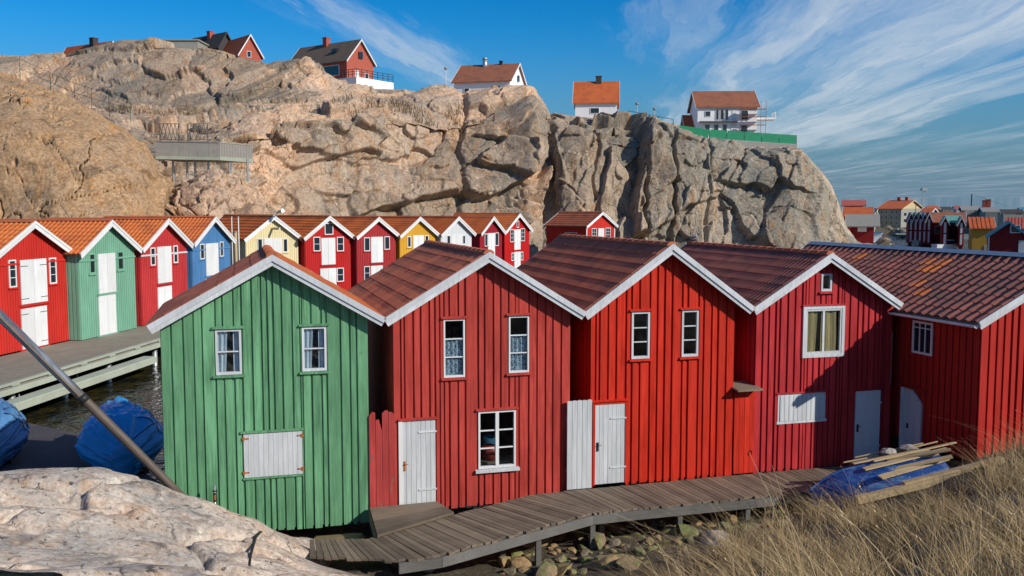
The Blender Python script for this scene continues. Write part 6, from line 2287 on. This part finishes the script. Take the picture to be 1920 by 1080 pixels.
th('apartment_house', 'large cream house with orange roof and many windows across the water', 'house', 290, 1645, 1690, 1727, 424, 391, 376, 40, M['town_grey'], M['roof_or'], gable_wall=M['town_cream'], oh=0.6, rake=M['town_cream'],
   front=[(0.08 + 0.22 * i, 0.20 + 0.22 * i, 0.10 + 0.30 * j, 0.28 + 0.30 * j) for i in range(4) for j in range(3)], gable=[(0.12 + 0.2 * i, 0.24 + 0.2 * i, 0.20 + 0.36 * j, 0.42 + 0.36 * j) for i in range(4) for j in range(2)], chim=[(0.4, 0.9, 1.0), (0.75, 0.9, 1.0)])
def shed(label, xl, xr, Y, yb_, ye_, ya_, wall, roof, th_=70, L=9, doors=True, rake=None):
    t_ = R(th_)
    corner, w_ = solve_width(xl, Y, t_, xr)
    zb, ze, za = 0.4, aty(xl, ye_, Y)[2], aty((xl + xr) / 2, ya_, Y)[2]
    h = empty('waterside_shed', (corner[0], corner[1], zb), math.pi / 2 - t_)
    tag(h, label, 'shed', 'red sheds across the water')
    H, A = ze - zb, za - zb
    wl = MB().prism([(0, 0), (w_, 0), (w_, H), (w_ / 2, A - 0.05), (0, H)], 'y', 0, L)
    wl.build('wall', wall, h)
    for s in (-1, 1):
        ex = -0.3 if s < 0 else w_ + 0.3
        sl = (A - H) / (w_ / 2)
        poly = [(w_ / 2, A + 0.12), (ex, H - 0.3 * sl + 0.12), (ex, H - 0.3 * sl), (w_ / 2, A)]
        MB().prism(poly if s < 0 else poly[::-1], 'y', -0.4, L).build('roof', roof, h)
        rk = [(w_ / 2, A + 0.16), (ex, H - 0.3 * sl + 0.16), (ex, H - 0.3 * sl - 0.18), (w_ / 2, A - 0.18)]
        MB().prism(rk if s < 0 else rk[::-1], 'y', -0.46, -0.402).build('bargeboard', rake or M['white'], h)
    if doors:
        MB().box(w_ * 0.30, w_ * 0.70, -0.08, -0.002, H * 0.56, H * 0.98).build('door', M['white'], h)
        MB().box(w_ * 0.30, w_ * 0.70, -0.08, -0.002, 0.4, H * 0.50).build('door', M['white'], h)
    m_ = MB()
    for x in (0.3, w_ - 0.3):
        for y in (0.4, 3.0):
            m_.box(x - 0.12, x + 0.12, y - 0.12, y + 0.12, -1.5, 0.0)
    m_.build('piles', M['dark'], h)
    return h
for k, (x0, x1, rf, lab) in enumerate(((1702, 1711, 'roof_gy', 'leftmost narrow red shed with grey roof across the water'), (1711, 1719.5, 'net', 'narrow red shed with green roof across the water'), (1719.5, 1728, 'roof_gy', 'narrow red shed with grey roof right of the green-roofed one'),
                                       (1728, 1736, 'trim_bl', 'narrow red shed with blue-grey roof beside the white bargeboards'), (1736, 1744.5, 'roof_br', 'narrow red shed against the long brown-roofed house'))):
    shed(lab, x0, x1, 184 - k * 1.0, 468, 410, 399, M['town_red'], M[rf], 110, 8)
th('house', 'long red house with brown roof behind the narrow sheds', 'house', 180, 1744, 1806, 1811, 468, 416, 399, 26, M['town_red'], M['roof_br'], front=[(0.12, 0.34, 0.55, 0.85)], gw=9, oh=0.5)
shed('red shed with white doors left of the teal roof', 1765, 1776, 170, 470, 416, 406, M['town_red'], M['roof_tl'], 112, 7)
th('house', 'red house with teal roof across the water', 'house', 174, 1774, 1796, 1800, 470, 416, 405, 26, M['town_red'], M['roof_tl'], gw=7, oh=0.4)
shed('red shed with white doors right of the teal roof', 1796, 1806, 168, 470, 417, 407, M['town_red'], M['roof_gy'], 112, 7)
th('house', 'yellow house with orange pantile roof across the water', 'house', 150, 1822, 1862, 1869, 478, 427, 408, 22, M['town_yel'], M['roof_or'], front=[(0.62, 0.70, 0.0, 0.35)], gw=7.5, oh=0.4, ribs=True)
MB_ = M
hB = shed('dark red house with blue bargeboards by the right edge', 1852, 1928, 128, 500, 442, 416, M['town_red'], M['roof_gy'], 116, 9, False, M['trim_bl'])
MB().box(2.6, 3.9, -0.08, -0.002, 4.0 - 0.5, 5.1 - 0.5).build('window', M['white'], hB)
MB().box(2.75, 3.75, -0.10, -0.081, 4.12 - 0.5, 4.98 - 0.5).build('pane', M['pane_far'], hB)
MB().box(3.7, 4.6, -0.08, -0.002, 0.4, 2.5).build('door', M['white'], hB)
MB().box(-0.02, 0.18, -0.06, -0.003, 0, 3.4).build('corner_board', M['white'], hB)
th('house', 'house with red and white tiled roof behind the blue bargeboards', 'house', 165, 1888, 1945, 1950, 440, 428, 409, 28, M['town_grey'], M['roof_rd'], gw=7, oh=0.4, ribs=True)
th('house', 'blue-grey house with orange roof behind the narrow sheds', 'house', 225, 1722, 1742, 1756, 415, 401, 391, 42, M['trim_bl'], M['roof_or'], oh=0.4)
th('house', 'grey-green house with a white door behind the brown roof', 'house', 230, 1796, 1826, 1834, 415, 396, 387, 14, M['town_grey'], M['roof_gy'], front=[(0.45, 0.62, 0.25, 0.8, 'D')], oh=0.5)
th('house', 'grey-green house with three white-framed windows behind the yellow one', 'house', 225, 1832, 1856, 1868, 415, 398, 389, 22, M['town_grey'], M['roof_gy'], front=[(0.1, 0.32, 0.3, 0.75), (0.4, 0.62, 0.3, 0.75), (0.7, 0.92, 0.3, 0.75)], oh=0.5, chim=[(0.2, 1.0, 1.6), (0.5, 1.0, 1.8)])
th('house', 'dark-roofed house with a small white gable at the right horizon', 'house', 260, 1866, 1905, 1916, 412, 402, 393, 14, M['town_grey'], M['roof_dk'], oh=0.6)
for k, (x0, x1, x2, yb_, ye_, yr_, Y, wl_, rf_, lab) in enumerate(((1733, 1750, 1757, 405, 393, 386, 330, 'town_cream', 'roof_or', 'far house with orange roof right of the lattice mast'), (1757, 1775, 1782, 405, 393, 388, 345, 'town_grey', 'roof_dk', 'far house with dark roof between two red roofs'),
                                                            (1783, 1797, 1803, 403, 392, 386, 350, 'render_w', 'roof_rd', 'far house with red roof at the middle of the horizon'), (1800, 1808, 1812, 402, 391, 387, 352, 'town_grey', 'roof_dk', 'small far dark house left of the flag mast'),
                                                            (1902, 1918, 1930, 404, 396, 389, 320, 'town_grey', 'trim_bl', 'far house with blue roof at the right edge'), (1632, 1640, 1645, 418, 397, 391, 260, 'town_grey', 'roof_dk', 'small dark house between the orange roof and the cream house'))):
    th('house', lab, 'house', Y, x0, x1, x2, yb_, ye_, yr_, 22, M[wl_], M[rf_], oh=0.5)

# lattice radio mast, flag mast with stay
p_ = aty(1731, 392, 300)
lm = MB()
ht = aty(1731, 356, 300)[2] - p_[2]
for sx_, sy_ in ((-0.6, -0.6), (0.6, -0.6), (0, 0.6)):
    lm.beam((sx_, sy_, -3), (sx_ * 0.6, sy_ * 0.6, ht), 0.14, 0.14)
for i in range(9):
    z = -1 + (ht + 1) * i / 9
    z2 = -1 + (ht + 1) * (i + 1) / 9
    lm.beam((-0.55, -0.55, z), (0.5, -0.5, z2), 0.09, 0.09).beam((0.55, -0.55, z), (-0.5, -0.5, z2), 0.09, 0.09)
lm.box(-0.8, 0.8, -0.8, 0.8, ht - 0.3, ht + 0.6)
o = lm.build('lattice_mast', M['steel'])
o.location = p_
tag(o, 'grey lattice radio mast above the far town', 'mast')
p_ = aty(1821, 392, 240)
ht = aty(1821, 364, 240)[2] - p_[2]
fm_ = empty('flag_mast', tuple(p_))
tag(fm_, 'slim dark mast with a slanting stay above the grey-green houses', 'mast')
MB().tube([(0, 0, -5), (0, 0, ht)], 0.14, 6).build('pole', M['iron'], fm_)
MB().tube([(0, 0, ht), (13, 6, 0.5)], 0.025, 4).build('stay', M['iron'], fm_)

# boats in the channel
def boat(name, label, px, py, rz, L, wd_, ht, hull, cabin=None, cmat=None, top=None):
    p_ = atz(px, py, 0.0)
    o = empty(name, (p_[0], p_[1], 0), rz)
    tag(o, label, 'boat', 'boats moored in the far channel')
    V, F = [], []
    ns, na = 12, 7
    for i in range(ns):
        t = i / (ns - 1)
        hw = wd_ / 2 * (0.85 + 0.15 * math.sin(min(1, t / 0.5) * 1.57)) * (1 - max(0, (t - 0.5) / 0.5) ** 2.4) + 0.02
        sh = ht * (1 + 0.45 * max(0, t - 0.4) ** 1.5)
        for j in range(na):
            a = math.pi * j / (na - 1)
            V.append(((t - 0.5) * L, -math.cos(a) * hw * (1 if j in (0, na - 1) else 0.92), sh - (sh + 0.3) * math.sin(a) ** 0.6))
    for i in range(ns - 1):
        for j in range(na - 1):
            F.append((i * na + j, (i + 1) * na + j, (i + 1) * na + j + 1, i * na + j + 1))
        F.append((i * na, i * na + na - 1, (i + 1) * na + na - 1, (i + 1) * na))
    m_ = MB().add(V, F)
    m_.f.append(tuple(range(na)))
    m_.build('hull', hull, o, False)
    if cabin:
        x0, x1, hh = cabin
        c_ = MB().prism([(x0 * L, ht * 0.8), (x1 * L, ht * 0.8), (x1 * L - 0.25, ht + hh), (x0 * L + 0.1, ht + hh)], 'y', -wd_ * 0.33, wd_ * 0.33).build('cabin', cmat or M['white'], o)
        MB().box(x0 * L - 0.05, x1 * L - 0.15, -wd_ * 0.37, wd_ * 0.37, ht + hh + 0.002, ht + hh + 0.10).build('cabin_roof', top or M['white'], o)
        for k in range(2):
            xa = x0 * L + 0.25 + k * (x1 - x0) * L * 0.45
            MB().box(xa, xa + (x1 - x0) * L * 0.3, -wd_ * 0.34, -wd_ * 0.331, ht + hh * 0.5, ht + hh * 0.85).build('window', M['pane_far'], o)
    return o
boat('fishing_boat', 'white fishing boat with blue cabin roof by the cliff foot', 1644, 463, 1.15, 6.5, 2.6, 1.0, M['render_w'], (-0.15, 0.25, 1.7), M['render_w'], M['trim_bl'])
boat('motor_boat', 'white motorboat moored before the red sheds', 1776, 466, 0.25, 5.6, 2.0, 0.8, M['render_w'], (-0.1, 0.2, 0.7), M['pane_far'], M['render_w'])
boat('motor_boat', 'grey wooden boat moored left of the white motorboat', 1736, 461, 0.4, 5.5, 2.2, 1.1, M['town_grey'], (-0.2, 0.15, 1.2), M['trim_bl'], M['roof_dk'])
boat('motor_boat', 'small white dinghy moored by the yellow house', 1812, 473, 0.2, 4.0, 1.6, 0.5, M['render_w'])
bk = MB()
q0, q1 = atz(1700, 445, 0.2), atz(1658, 433, 0.2)
for k in range(10):
    t = k / 9
    p_ = q0 + (q1 - q0) * t
    bk.tube([(p_[0], p_[1], -0.6), (p_[0] + 0.5, p_[1], 0.5 + 0.5 * math.sin(k * 2.1)), (p_[0], p_[1] + 1.4, 1.0 + 0.5 * math.sin(k * 1.3)), (p_[0] - 0.5, p_[1] + 3.5, -0.6)], [0.9, 1.1, 1.0, 0.7], 7)
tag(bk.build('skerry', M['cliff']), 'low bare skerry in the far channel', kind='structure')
jt = empty('jetty', tuple(atz(1692, 448, 0.0)))
tag(jt, 'dark timber jetty left of the narrow red sheds', 'jetty')
MB().box(-2, 12, -1, 2, 1.1, 1.35).build('deck', M['deck_grey'], jt)
for x in (-1.5, 1.5, 4.5, 7.5, 10.5):
    MB().box(x - 0.15, x + 0.15, -0.8, -0.5, -1, 1.1).build('pile', M['dark'], jt)

# ------------------------------------------------------------------ crow on the ridge of the crimson boathouse
import bmesh
bp0 = row(12.65, 24.75, 6.06)
bird = empty('crow', tuple(bp0), 0.25)
tag(bird, 'hooded crow perched on the far ridge end of the crimson boathouse', 'bird')
M['crow_grey'] = flat('grey_feathers', (0.30, 0.32, 0.36), 0.8)
M['crow_black'] = flat('black_feathers', (0.012, 0.013, 0.018), 0.5)
def loft(rings, n=12):
    vs, fs = [], []
    for (x, z, ry_, rz__) in rings:
        for k in range(n):
            a = 2 * math.pi * k / n
            vs.append((x, math.cos(a) * ry_, z + math.sin(a) * rz__))
    for i in range(len(rings) - 1):
        for k in range(n):
            fs.append((i * n + k, i * n + (k + 1) % n, (i + 1) * n + (k + 1) % n, (i + 1) * n + k))
    fs.append(tuple(range(n - 1, -1, -1)))
    fs.append(tuple((len(rings) - 1) * n + k for k in range(n)))
    return MB().add(vs, fs)
loft([(-0.13, 0.085, 0.01, 0.01), (-0.10, 0.10, 0.035, 0.03), (-0.03, 0.125, 0.06, 0.058), (0.05, 0.150, 0.062, 0.066), (0.11, 0.180, 0.048, 0.052), (0.14, 0.205, 0.034, 0.036)]).build('body', M['crow_grey'], bird, True)
loft([(0.125, 0.20, 0.030, 0.034), (0.15, 0.222, 0.036, 0.036), (0.175, 0.235, 0.033, 0.030), (0.195, 0.234, 0.018, 0.016), (0.235, 0.228, 0.004, 0.004)]).build('head', M['crow_black'], bird, True)
loft([(-0.25, 0.050, 0.022, 0.006), (-0.17, 0.075, 0.030, 0.009), (-0.09, 0.105, 0.026, 0.014)]).build('tail', M['crow_black'], bird, True)
for s in (-1, 1):
    wg = loft([(-0.19, 0.075, 0.006, 0.010), (-0.10, 0.115, 0.012, 0.032), (0.0, 0.150, 0.014, 0.046), (0.07, 0.170, 0.010, 0.034), (0.10, 0.18, 0.004, 0.012)])
    wg.v = [(x, y + s * 0.055, z) for x, y, z in wg.v]
    wg.build('wing', M['crow_black'], bird, True)
    MB().tube([(0.02, s * 0.025, 0.10), (0.03, s * 0.025, 0.04), (0.025, s * 0.025, -0.01)], 0.007, 6).tube([(0.02, s * 0.025, 0.0), (0.065, s * 0.025, -0.005)], 0.006, 5).build('leg', M['crow_black'], bird)
bird.scale = (1.0, 1.0, 1.0)
